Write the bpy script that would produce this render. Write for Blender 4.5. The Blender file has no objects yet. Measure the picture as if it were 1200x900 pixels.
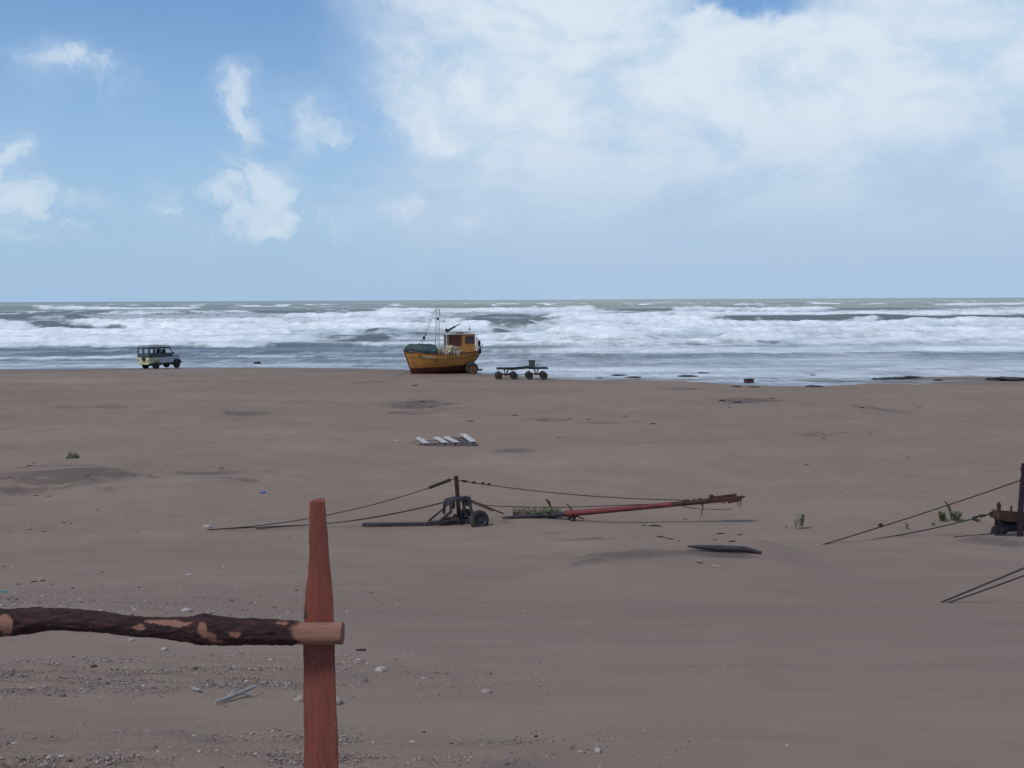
import bpy, math, random
import numpy as np
from mathutils import Vector, Matrix
random.seed(7)
R = math.radians
scene = bpy.context.scene
COL = scene.collection

# ------------------------------------------------------------------ camera
EYE = 6.4                                   # metres above the sea; the camera stands on a low dune
FPX, CX, CY = 1180.0, 600.0, 450.0
PITCH, ROLL = math.atan((450 - 351.3) / FPX), R(0.26)
cF = Vector((0, math.cos(PITCH), -math.sin(PITCH)))
cU0 = Vector((0, math.sin(PITCH), math.cos(PITCH)))
cR = Vector((1, 0, 0)) * math.cos(ROLL) - cU0 * math.sin(ROLL)
cU = cU0 * math.cos(ROLL) + Vector((1, 0, 0)) * math.sin(ROLL)
cam = bpy.data.cameras.new('camera')
cam_o = bpy.data.objects.new('camera', cam)
COL.objects.link(cam_o)
m = Matrix((cR, cU, -cF)).transposed().to_4x4()
m.translation = Vector((0, 0, EYE))
cam_o.matrix_world = m
cam.sensor_width = 36
cam.lens = 36 * FPX / 1200
cam.clip_start = 0.1
cam.clip_end = 100000
scene.camera = cam_o

# ------------------------------------------------------------------ exposure, sun, sky
scene.view_settings.view_transform = 'Standard'
scene.view_settings.look = 'None'
scene.view_settings.exposure = 0.08
scene.view_settings.gamma = 1
scene.view_settings.use_curve_mapping = False
SUN_EL, SUN_AZ = R(50), R(229)              # azimuth clockwise from +Y: behind the camera, to the left
SUN_STRENGTH, SKY_STRENGTH = 2.0, 0.112
sun = bpy.data.lights.new('sun', 'SUN')
sun.energy = SUN_STRENGTH
sun.angle = R(11)
sun.color = (1.0, 0.95, 0.88)
sun_o = bpy.data.objects.new('sun', sun)
COL.objects.link(sun_o)
sdir = Vector((math.sin(SUN_AZ) * math.cos(SUN_EL), math.cos(SUN_AZ) * math.cos(SUN_EL), math.sin(SUN_EL)))
sun_o.rotation_euler = (-sdir).to_track_quat('-Z', 'Y').to_euler()
sun_o.location = (0, 0, 60)


def ray(px, py):
    return (cF + cR * ((px - CX) / FPX) + cU * ((CY - py) / FPX)).normalized()


def azel(px, py):
    d = ray(px, py)
    return math.atan2(d.x, d.y), math.asin(d.z)


world = bpy.data.worlds.new('World')
scene.world = world
world.use_nodes = True
wt = world.node_tree
wt.nodes.clear()


class NT:
    """small helper round a node tree: every call returns an output socket"""
    def __init__(self, tree):
        self.t = tree

    def n(self, kind, **kw):
        nd = self.t.nodes.new(kind)
        for k, v in kw.items():
            setattr(nd, k, v)
        return nd

    def plug(self, sock, v):
        if hasattr(v, 'links') or isinstance(v, bpy.types.NodeSocket):
            self.t.links.new(v, sock)
        elif isinstance(v, (tuple, list)) and len(v) == 3 and sock.type == 'RGBA':
            sock.default_value = (*v, 1)
        else:
            sock.default_value = v

    def m(self, op, a, b=0.0, c=None, clamp=False):
        nd = self.n('ShaderNodeMath', operation=op, use_clamp=clamp)
        self.plug(nd.inputs[0], a)
        self.plug(nd.inputs[1], b)
        if c is not None:
            self.plug(nd.inputs[2], c)
        return nd.outputs[0]

    def ss(self, v, a, b, o0=0.0, o1=1.0):
        nd = self.n('ShaderNodeMapRange', interpolation_type='SMOOTHSTEP')
        self.plug(nd.inputs['Value'], v)
        self.plug(nd.inputs['From Min'], a)
        self.plug(nd.inputs['From Max'], b)
        self.plug(nd.inputs['To Min'], o0)
        self.plug(nd.inputs['To Max'], o1)
        return nd.outputs[0]

    def mix(self, f, a, b, blend='MIX'):
        nd = self.n('ShaderNodeMix', data_type='RGBA', blend_type=blend)
        self.plug(nd.inputs[0], f)
        self.plug(nd.inputs[6], a)
        self.plug(nd.inputs[7], b)
        return nd.outputs[2]

    def noise(self, vec, scale, detail=4.0, rough=0.55, dist=0.0, out=0):
        nd = self.n('ShaderNodeTexNoise')
        if vec is not None:
            self.plug(nd.inputs['Vector'], vec)
        nd.inputs['Scale'].default_value = scale
        nd.inputs['Detail'].default_value = detail
        nd.inputs['Roughness'].default_value = rough
        nd.inputs['Distortion'].default_value = dist
        return nd.outputs[out]

    def xyz(self, x, y, z):
        nd = self.n('ShaderNodeCombineXYZ')
        self.plug(nd.inputs[0], x)
        self.plug(nd.inputs[1], y)
        self.plug(nd.inputs[2], z)
        return nd.outputs[0]

    def scale(self, vec, s):
        nd = self.n('ShaderNodeVectorMath', operation='MULTIPLY')
        self.plug(nd.inputs[0], vec)
        nd.inputs[1].default_value = s
        return nd.outputs[0]

    def attr(self, name):
        return self.n('ShaderNodeAttribute', attribute_name=name).outputs['Fac']


W = NT(wt)
out = W.n('ShaderNodeOutputWorld')
bg = W.n('ShaderNodeBackground')
bg.inputs['Strength'].default_value = SKY_STRENGTH
wt.links.new(bg.outputs[0], out.inputs[0])
sky = W.n('ShaderNodeTexSky', sky_type='NISHITA')
sky.sun_disc = False
sky.sun_elevation = SUN_EL
sky.sun_rotation = SUN_AZ
sky.altitude = 0
sky.air_density = 1.0
sky.dust_density = 0.3
sky.ozone_density = 1.0
tc = W.n('ShaderNodeTexCoord')
sp = W.n('ShaderNodeSeparateXYZ')
wt.links.new(tc.outputs['Generated'], sp.inputs[0])
dx, dy, dz = sp.outputs
az = W.m('ARCTAN2', dx, dy)
el = W.m('ARCSINE', dz)
# warp the sky coordinates a little so that no cloud keeps a clean outline
AZEL = W.xyz(az, el, 0.0)
n1 = W.noise(AZEL, 9.0, 6, 0.6)
n2 = W.noise(W.xyz(az, el, 3.7), 9.0, 6, 0.6)
wa = W.m('ADD', az, W.m('MULTIPLY', W.m('SUBTRACT', n1, 0.5), 0.12))
we = W.m('ADD', el, W.m('MULTIPLY', W.m('SUBTRACT', n2, 0.5), 0.095))


def blob(px, py, rx, ry, amp):
    """one soft patch of cloud at the bearing and height above the horizon of (px, py)"""
    a0, e0 = azel(px, py)
    u = W.m('MULTIPLY', W.m('SUBTRACT', wa, a0), FPX / rx)
    v = W.m('MULTIPLY', W.m('SUBTRACT', we, e0), FPX / ry)
    r2 = W.m('ADD', W.m('MULTIPLY', u, u), W.m('MULTIPLY', v, v))
    return W.m('MULTIPLY', W.m('POWER', 2.71828, W.m('MULTIPLY', r2, -1.0)), amp)


def total(bl):
    s = blob(*bl[0])
    for b in bl[1:]:
        s = W.m('ADD', s, blob(*b))
    return s


SKY_BIG = [   # the broad cloud bank on the right
    (640, 30, 200, 110, 0.95), (840, 110, 220, 130, 0.95), (1060, 60, 220, 150, 0.85), (1150, 160, 150, 150, 0.6),
    (530, -30, 120, 60, 0.7), (620, 130, 150, 80, 0.65), (820, 225, 300, 95, 0.72), (1000, 290, 330, 90, 0.6), (760, 300, 300, 60, 0.35),
    (500, 130, 60, 50, 0.25), (560, 235, 200, 55, 0.42), (300, 285, 330, 55, 0.20), (640, 320, 700, 50, 0.26),
    (868, 4, 55, 18, -1.5)]
SKY_SMALL = [  # the separate puffs on the left
    (75, 72, 42, 20, 0.62), (132, 108, 30, 28, 0.6), (290, 105, 22, 34, 0.42), (296, 150, 18, 30, 0.42),
    (280, 200, 34, 30, 0.75), (296, 243, 60, 32, 0.62), (378, 148, 38, 14, 0.36), (4, 182, 22, 28, 0.45), (10, 232, 60, 26, 0.46),
    (40, 272, 60, 20, 0.42), (118, 245, 26, 18, 0.32), (190, 240, 22, 16, 0.3), (410, 230, 26, 16, 0.42), (512, 246, 36, 18, 0.35),
    (255, 262, 60, 22, 0.35), (478, 118, 32, 34, 0.38), (500, 160, 60, 18, 0.36), (345, 260, 50, 18, 0.32), (100, 285, 60, 14, 0.25),
    (285, 215, 95, 60, 0.22), (95, 95, 95, 55, 0.18), (20, 235, 110, 75, 0.22), (345, 140, 80, 50, 0.16), (480, 150, 90, 70, 0.25), (560, 262, 130, 30, 0.22), (420, 262, 90, 26, 0.16)]
CLD = W.xyz(W.m('MULTIPLY', wa, 0.8), W.m('MULTIPLY', we, 1.5), 1.3)
f1 = W.noise(CLD, 7.0, 8, 0.58, 0.35)
f2 = W.noise(W.xyz(W.m('MULTIPLY', wa, 0.9), W.m('MULTIPLY', we, 1.2), 8.1), 16.0, 8, 0.6, 0.3)
big = W.m('MULTIPLY', total(SKY_BIG), W.ss(f1, 0.25, 0.72, 0.55, 1.35))
small = W.m('MULTIPLY', total(SKY_SMALL), W.ss(f2, 0.28, 0.70, 0.22, 1.7))
# thin cloud elsewhere in the sky, above and behind the view
over = W.m('MULTIPLY', W.ss(W.noise(tc.outputs['Generated'], 2.2, 6, 0.6), 0.42, 0.62), W.m('MULTIPLY', W.ss(dz, 0.40, 0.60), 0.75))
dens_b = W.ss(big, 0.04, 1.2)
dens_s = W.ss(small, 0.02, 1.0, 0.0, 0.72)
dens = W.m('MAXIMUM', W.m('MAXIMUM', dens_b, dens_s), over)
# brighter tops and greyer hollows
lum = W.ss(W.noise(W.xyz(W.m('MULTIPLY', az, 0.8), W.m('MULTIPLY', el, 1.4), 5.0), 10.0, 8, 0.62, 0.3), 0.31, 0.60)
hi = W.ss(el, 0.02, 0.21)
K = 1.0 / SKY_STRENGTH
cloud_low = tuple(c * K for c in (0.395, 0.53, 0.705))
cloud_mid = tuple(c * K for c in (0.45, 0.595, 0.77))
cloud_top = tuple(c * K for c in (0.66, 0.745, 0.835))
ccol = W.mix(W.m('MULTIPLY', W.m('MULTIPLY', lum, hi), W.ss(dens, 0.25, 0.9)), W.mix(hi, cloud_low, cloud_mid), cloud_top)
ccol = W.mix(W.m('MULTIPLY', W.ss(dens_s, 0.0, 0.8), W.ss(f2, 0.30, 0.66, 0.15, 1.0)), ccol, cloud_top)
haze_c = tuple(c * K for c in (0.335, 0.50, 0.70))
clear = W.mix(1.0, sky.outputs[0], (0.62, 0.84, 1.08), 'MULTIPLY')
clear = W.mix(W.ss(el, -0.05, 0.34, 1.0, 0.12), clear, haze_c)
wt.links.new(W.mix(dens, clear, ccol), bg.inputs['Color'])

# ------------------------------------------------------------------ numpy noise
_rng = np.random.RandomState(11)
_perm = np.concatenate([_rng.permutation(512)] * 2)
_grad = _rng.rand(512)


def vnoise(x, y):
    """smooth value noise, 0..1"""
    x = np.asarray(x, float)
    y = np.asarray(y, float)
    xi = np.floor(x).astype(int)
    yi = np.floor(y).astype(int)
    xf, yf = x - xi, y - yi
    u = xf * xf * xf * (xf * (xf * 6 - 15) + 10)
    v = yf * yf * yf * (yf * (yf * 6 - 15) + 10)

    def h(i, j):
        return _grad[_perm[(_perm[i & 511] + j) & 511]]
    a = h(xi, yi) * (1 - u) + h(xi + 1, yi) * u
    b = h(xi, yi + 1) * (1 - u) + h(xi + 1, yi + 1) * u
    return a * (1 - v) + b * v


def fbm(x, y, oct=4, gain=0.5):
    s, a, t = 0.0, 1.0, 0.0
    for o in range(oct):
        s = s + a * vnoise(x * 2 ** o + 17.3 * o, y * 2 ** o + 5.1 * o)
        t += a
        a *= gain
    return s / t


def sstep(a, b, x):
    t = np.clip((x - a) / (b - a), 0, 1)
    return t * t * (3 - 2 * t)


# ------------------------------------------------------------------ terrain heights
def at_z(px, py, z):
    d = ray(px, py)
    t = (z - EYE) / d.z
    return Vector((0, 0, EYE)) + d * t


def at_Y(px, py, Y):
    d = ray(px, py)
    return Vector((0, 0, EYE)) + d * (Y / d.y)


SHORE_PX = [(-500, 434), (-200, 433), (0, 432), (165, 430.5), (300, 429.5), (400, 430.5), (480, 432), (560, 436), (640, 441), (760, 443.5), (850, 446.5),
            (960, 446), (1040, 444.5), (1100, 444.5), (1200, 444.5), (1400, 444), (1800, 444)]
_sh = [at_z(a, b, 0.03) for a, b in SHORE_PX]
SHX = np.array([p.x for p in _sh])
SHY = np.array([p.y for p in _sh])
PROF_D = np.array([-40, -5, 0, 3.2, 4.2, 6, 8, 11, 14, 17, 20, 23, 26, 30, 36, 45, 60, 70, 80, 100, 400])
PROF_Z = np.array([5.2, 4.85, 4.75, 4.68, 4.5, 4.1, 3.55, 2.82, 2.2, 1.68, 1.26, 0.98, 0.84, 0.78, 0.72, 0.66, 0.54, 0.46, 0.42, 0.40, 0.40])
# smooth the profile once on a fine ruler
_pd = np.linspace(-40, 400, 4401)
_pz = np.interp(_pd, PROF_D, PROF_Z)
_k = np.hanning(41)
_pz = np.convolve(np.pad(_pz, 20, 'edge'), _k / _k.sum(), 'valid')


def patch(x, y, px, py, rx, ry, z=0.7, p=1.0):
    """soft ellipse whose centre and half axes are given as seen from the dune"""
    c = at_z(px, py, z)
    ax = abs(at_z(px + rx, py, z).x - c.x)
    ay = abs(at_z(px, py - ry, z).y - at_z(px, py + ry, z).y) / 2
    return np.exp(-(((x - c.x) / ax) ** 2 + ((y - c.y) / ay) ** 2) ** p)


# hollows and mounds: px, py, half axes, level, height
LUMPS = [(760, 654, 90, 7, 1.2, -0.14), (845, 648, 55, 5, 1.2, -0.12), 
         (150, 552, 150, 7, 0.7, -0.10), (520, 538, 150, 6, 0.72, 0.06), (640, 620, 70, 8, 0.9, 0.07), (690, 634, 60, 6, 1.0, -0.06),
         (1160, 628, 60, 7, 0.95, -0.08), (300, 470, 300, 7, 0.55, 0.05), (490, 474, 60, 7, 0.55, -0.05), (960, 478, 120, 5, 0.5, 0.06), (900, 500, 160, 6, 0.6, 0.05),
         (1050, 560, 160, 9, 0.75, 0.07), (330, 590, 120, 10, 0.8, 0.04), (60, 700, 300, 25, 2.2, 0.06), (560, 612, 70, 6, 0.9, 0.05), (625, 612, 55, 6, 0.9, 0.16), (100, 540, 110, 5, 0.7, 0.10), (280, 547, 80, 4, 0.7, 0.08), (600, 520, 60, 4, 0.65, 0.05)]
POOL = [(950, 451.5, 100, 3.6, 0.0, -0.45), (1035, 451, 45, 2.4, 0.0, -0.3), (870, 449, 30, 3.0, 0.0, -0.16)]


def lip(pts, lev, h, ln, lf):
    """a drift with a soft near slope and a steep lee side; its brink runs through the given points"""
    w = [at_z(a, b, lev) for a, b in pts]
    xs, ys = np.array([q.x for q in w]), np.array([q.y for q in w])
    return (lambda x: np.interp(x, xs, ys)), xs[0], xs[-1], h, ln, lf


LIPS = [lip([(610, 690), (660, 680), (720, 672), (790, 665), (850, 656), (900, 648), (960, 642)], 1.5, 0.36, 2.4, 0.8),
        lip([(-60, 560), (40, 556), (120, 556), (220, 561), (310, 564)], 0.8, 0.12, 3.0, 0.8),
        lip([(330, 545), (420, 538), (500, 533), (600, 531), (760, 535)], 0.8, 0.10, 3.0, 0.9),
        lip([(640, 640), (700, 634), (760, 632)], 1.05, 0.08, 1.5, 0.5),
        lip([(820, 490), (940, 483), (1050, 484), (1130, 488)], 0.6, 0.10, 4.0, 1.2),
        lip([(140, 492), (260, 489), (400, 490), (520, 486)], 0.6, 0.09, 4.0, 1.2)]


def ground(x, y):
    x = np.asarray(x, float)
    y = np.asarray(y, float)
    z = np.interp(y, _pd, _pz)
    near = sstep(4, 12, y)
    calm = 1 - np.exp(-(((x - 1.2) / 7.5) ** 2 + ((y - 25.6) / 2.6) ** 2) ** 2)
    calm = calm * (1 - np.exp(-((x - 13) / 4.0) ** 2 - ((y - 23.5) / 2.2) ** 2)) * (0.35 + 0.65 * sstep(17, 24, y))
    z = z + near * (0.15 * (fbm(x / 9.0, y / 5.0, 3) - 0.5) + calm * (0.60 * (fbm((x + 0.5 * y) / 7.0 + 3, (y - 0.25 * x) / 4.0, 3) - 0.5) + 0.20 * (fbm((x + 0.4 * y) / 2.2 + 9, (y - 0.2 * x) / 1.3, 3) - 0.5))) * (1 - 0.45 * sstep(40, 75, y))
    z = z + 0.03 * (fbm(x / 0.7, y / 0.4, 3) - 0.5) * (1 - sstep(15, 30, y))
    for yl, x0, x1, h, ln, lf in LIPS:
        e = yl(x) + 0.5 * (fbm(x / 1.3, x * 0 + 4.2, 3) - 0.5)
        w = sstep(x0, x0 + 1.6, x) * (1 - sstep(x1 - 1.6, x1, x)) * h
        z = z + w * np.where(y < e, np.exp(-np.clip(e - y, 0, 99) / ln), 1 - sstep(0, lf, y - e))
    for a in LUMPS:
        z = z + a[5] * patch(x, y, *a[:5])
    ys = np.interp(x, SHX, SHY) + (1.6 + 6.5 * sstep(0, 14, x)) * (fbm(x / 5.0, y / 2.6 + 3.3, 4) - 0.5)
    g = ys - y                                # metres landward of the water's edge
    shore = np.where(g > 0, 0.40 * (1 - np.exp(-np.clip(g, 0, None) / 8.0)), np.clip(g, -80, 0) * 0.035)
    z = np.where(y > 40, np.minimum(z, shore + (z - 0.4) * sstep(2, 14, g)), z)
    for a in POOL:
        z = z + a[5] * patch(x, y, *a[:5], p=1.8)
    # a low bar of sand seaward of the pool
    z = z + 0.26 * patch(x, y, 1130, 445.4, 85, 1.5, 0.0, 1.3) + 0.05 * patch(x, y, 1290, 446, 120, 3, 0.0, 1.3)
    return z


def gz(x, y):
    return float(ground(np.array([x]), np.array([y]))[0])


def on_ground(px, py):
    """the point of the sand seen at a pixel"""
    d = ray(px, py)
    t = np.linspace(2, 140, 6000)
    P = np.array([0, 0, EYE])[None, :] + t[:, None] * np.array(d)[None, :]
    below = P[:, 2] < ground(P[:, 0], P[:, 1])
    i = int(np.argmax(below)) if below.any() else len(t) - 1
    return Vector((P[i, 0], P[i, 1], gz(P[i, 0], P[i, 1])))


# ------------------------------------------------------------------ object helpers
def tag(o, label=None, cat=None, group=None, kind=None):
    for k, v in (('label', label), ('category', cat), ('group', group), ('kind', kind)):
        if v:
            o[k] = v
    return o


def empty(name, loc, rotz=0.0, **kw):
    o = bpy.data.objects.new(name, None)
    COL.objects.link(o)
    o.location = loc
    o.rotation_euler = (0, 0, rotz)
    o.empty_display_size = 0.2
    return tag(o, **kw)


class MB:
    def __init__(self):
        self.v, self.f = [], []

    def add(self, vs, fs):
        b = len(self.v)
        self.v += [tuple(v) for v in vs]
        self.f += [tuple(b + i for i in f) for f in fs]
        return self

    def box(self, c, s, rot=None):
        c = Vector(c)
        hs = [k / 2 for k in s]
        vs = []
        for ix in (-1, 1):
            for iy in (-1, 1):
                for iz in (-1, 1):
                    p = Vector((ix * hs[0], iy * hs[1], iz * hs[2]))
                    if rot is not None:
                        p = rot @ p
                    vs.append(c + p)
        return self.add(vs, [(0, 1, 3, 2), (4, 6, 7, 5), (0, 4, 5, 1), (2, 3, 7, 6), (0, 2, 6, 4), (1, 5, 7, 3)])

    def bar(self, a, b, w, h, up=(0, 0, 1)):
        a, b = Vector(a), Vector(b)
        d = b - a
        x = d.normalized()
        y = Vector(up).cross(x)
        if y.length < 1e-4:
            y = Vector((0, 1, 0)).cross(x)
        y.normalize()
        z = x.cross(y)
        return self.box((a + b) / 2, (d.length, w, h), Matrix((x, y, z)).transposed())

    def tube(self, pts, rad, n=10, cap=True):
        pts = [Vector(p) for p in pts]
        if not hasattr(rad, '__len__'):
            rad = [rad] * len(pts)
        rings = []
        ref = None
        for i, p in enumerate(pts):
            t = (pts[min(i + 1, len(pts) - 1)] - pts[max(i - 1, 0)]).normalized()
            if ref is None:
                ref = Vector((0, 0, 1)) if abs(t.z) < 0.9 else Vector((1, 0, 0))
            x = ref.cross(t).normalized()
            y = t.cross(x).normalized()
            ref = y
            rings.append([p + (x * math.cos(2 * math.pi * k / n) + y * math.sin(2 * math.pi * k / n)) * rad[i] for k in range(n)])
        vs = [v for r in rings for v in r]
        fs = []
        for i in range(len(pts) - 1):
            for k in range(n):
                k2 = (k + 1) % n
                fs.append((i * n + k, i * n + k2, (i + 1) * n + k2, (i + 1) * n + k))
        if cap:
            fs.append(tuple(reversed(range(n))))
            fs.append(tuple((len(pts) - 1) * n + k for k in range(n)))
        return self.add(vs, fs)

    def lathe(self, c, axis, prof, n=24, cap=True):
        """prof: (distance along the axis, radius)"""
        c, ax = Vector(c), Vector(axis).normalized()
        ref = Vector((0, 0, 1)) if abs(ax.z) < 0.9 else Vector((1, 0, 0))
        x = ref.cross(ax).normalized()
        y = ax.cross(x)
        vs = []
        for (h, r) in prof:
            for k in range(n):
                a = 2 * math.pi * k / n
                vs.append(c + ax * h + (x * math.cos(a) + y * math.sin(a)) * max(r, 1e-4))
        fs = []
        for i in range(len(prof) - 1):
            for k in range(n):
                k2 = (k + 1) % n
                fs.append((i * n + k, i * n + k2, (i + 1) * n + k2, (i + 1) * n + k))
        if cap:
            fs.append(tuple(reversed(range(n))))
            fs.append(tuple((len(prof) - 1) * n + k for k in range(n)))
        return self.add(vs, fs)

    def grid(self, rows, close=False):
        nr, nc = len(rows), len(rows[0])
        vs = [v for r in rows for v in r]
        fs = []
        for i in range(nr - 1):
            for k in range(nc if close else nc - 1):
                k2 = (k + 1) % nc
                fs.append((i * nc + k, i * nc + k2, (i + 1) * nc + k2, (i + 1) * nc + k))
        return self.add(vs, fs)

    def split(self, name, mat, parent=None, **kw):
        """every separate piece becomes an object of its own"""
        par = list(range(len(self.v)))

        def root(i):
            while par[i] != i:
                par[i] = par[par[i]]
                i = par[i]
            return i
        for f in self.f:
            for i in f[1:]:
                par[root(i)] = root(f[0])
        pcs = {}
        for f in self.f:
            pcs.setdefault(root(f[0]), []).append(f)
        res = []
        for fs in pcs.values():
            ids = sorted({i for f in fs for i in f})
            mp = {i: k for k, i in enumerate(ids)}
            mb = MB()
            mb.v = [self.v[i] for i in ids]
            mb.f = [tuple(mp[i] for i in f) for f in fs]
            res.append(mb.build(name, mat, parent, **kw))
        return res

    def build(self, name, mat, parent=None, smooth=False, bevel=0.0, solid=0.0):
        me = bpy.data.meshes.new(name)
        me.from_pydata(self.v, [], self.f)
        me.validate()
        me.materials.append(mat)
        o = bpy.data.objects.new(name, me)
        COL.objects.link(o)
        if parent is not None:
            o.parent = parent
        if smooth:
            me.polygons.foreach_set('use_smooth', [True] * len(me.polygons))
            try:
                me.set_sharp_from_angle(angle=R(38))
            except Exception:
                pass
        if solid:
            md = o.modifiers.new('solid', 'SOLIDIFY')
            md.thickness = solid
            md.offset = 0
        if bevel:
            md = o.modifiers.new('bevel', 'BEVEL')
            md.width = bevel
            md.segments = 2
            md.limit_method = 'ANGLE'
        return o


def np_mesh(name, V, F, mat, attrs=None, smooth=True):
    me = bpy.data.meshes.new(name)
    nv, nf = len(V), len(F)
    me.vertices.add(nv)
    me.vertices.foreach_set('co', np.ascontiguousarray(V, dtype=np.float32).ravel())
    k = F.shape[1]
    me.loops.add(nf * k)
    me.loops.foreach_set('vertex_index', np.ascontiguousarray(F, dtype=np.int32).ravel())
    me.polygons.add(nf)
    me.polygons.foreach_set('loop_start', np.arange(0, nf * k, k, dtype=np.int32))
    me.polygons.foreach_set('use_smooth', np.full(nf, smooth))
    me.update(calc_edges=True)
    me.validate()
    for nm, a in (attrs or {}).items():
        at = me.attributes.new(nm, 'FLOAT', 'POINT')
        at.data.foreach_set('value', np.ascontiguousarray(a, dtype=np.float32).ravel())
    me.materials.append(mat)
    o = bpy.data.objects.new(name, me)
    COL.objects.link(o)
    return o


def quad_faces(nr, nc):
    i = np.arange((nr - 1) * (nc - 1))
    r, c = i // (nc - 1), i % (nc - 1)
    a = r * nc + c
    return np.stack([a, a + 1, a + nc + 1, a + nc], 1)


def copy_tree(o, parent=None):
    c = o.copy()
    COL.objects.link(c)
    if parent is not None:
        c.parent = parent
    for ch in [k for k in COL.objects if k.parent == o]:
        copy_tree(ch, c)
    return c


# ------------------------------------------------------------------ materials
def new_mat(name):
    mt = bpy.data.materials.new(name)
    mt.use_nodes = True
    t = mt.node_tree
    t.nodes.clear()
    N = NT(t)
    o = N.n('ShaderNodeOutputMaterial')
    b = N.n('ShaderNodeBsdfPrincipled')
    t.links.new(b.outputs[0], o.inputs[0])
    return mt, N, b


def paint(name, col, rough=0.6, worn=None, amount=0.35, scale=6.0, metal=0.0, bump=0.15, bscale=40.0, spec=0.4):
    """weathered surface: a base colour, patches of a second colour, fine relief"""
    mt, N, b = new_mat(name)
    co = N.n('ShaderNodeTexCoord').outputs['Object']
    n = N.noise(co, scale, 7, 0.65, 0.3)
    worn = worn or tuple(c * 0.55 for c in col)
    f = N.ss(n, 0.62 - amount * 0.4, 0.78 - amount * 0.3)
    base = N.mix(N.m('MULTIPLY', f, 0.85), col, worn)
    v = N.noise(co, scale * 7, 5, 0.7)
    base = N.mix(N.ss(v, 0.3, 0.75), base, N.mix(1.0, base, (0.72, 0.7, 0.68), 'MULTIPLY'))
    N.plug(b.inputs['Base Color'], base)
    b.inputs['Roughness'].default_value = rough
    b.inputs['Metallic'].default_value = metal
    b.inputs['Specular IOR Level'].default_value = spec
    bp = N.n('ShaderNodeBump')
    bp.inputs['Strength'].default_value = bump
    bp.inputs['Distance'].default_value = 0.01
    N.plug(bp.inputs['Height'], N.noise(co, bscale, 4, 0.6))
    N.t.links.new(bp.outputs[0], b.inputs['Normal'])
    return mt


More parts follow.
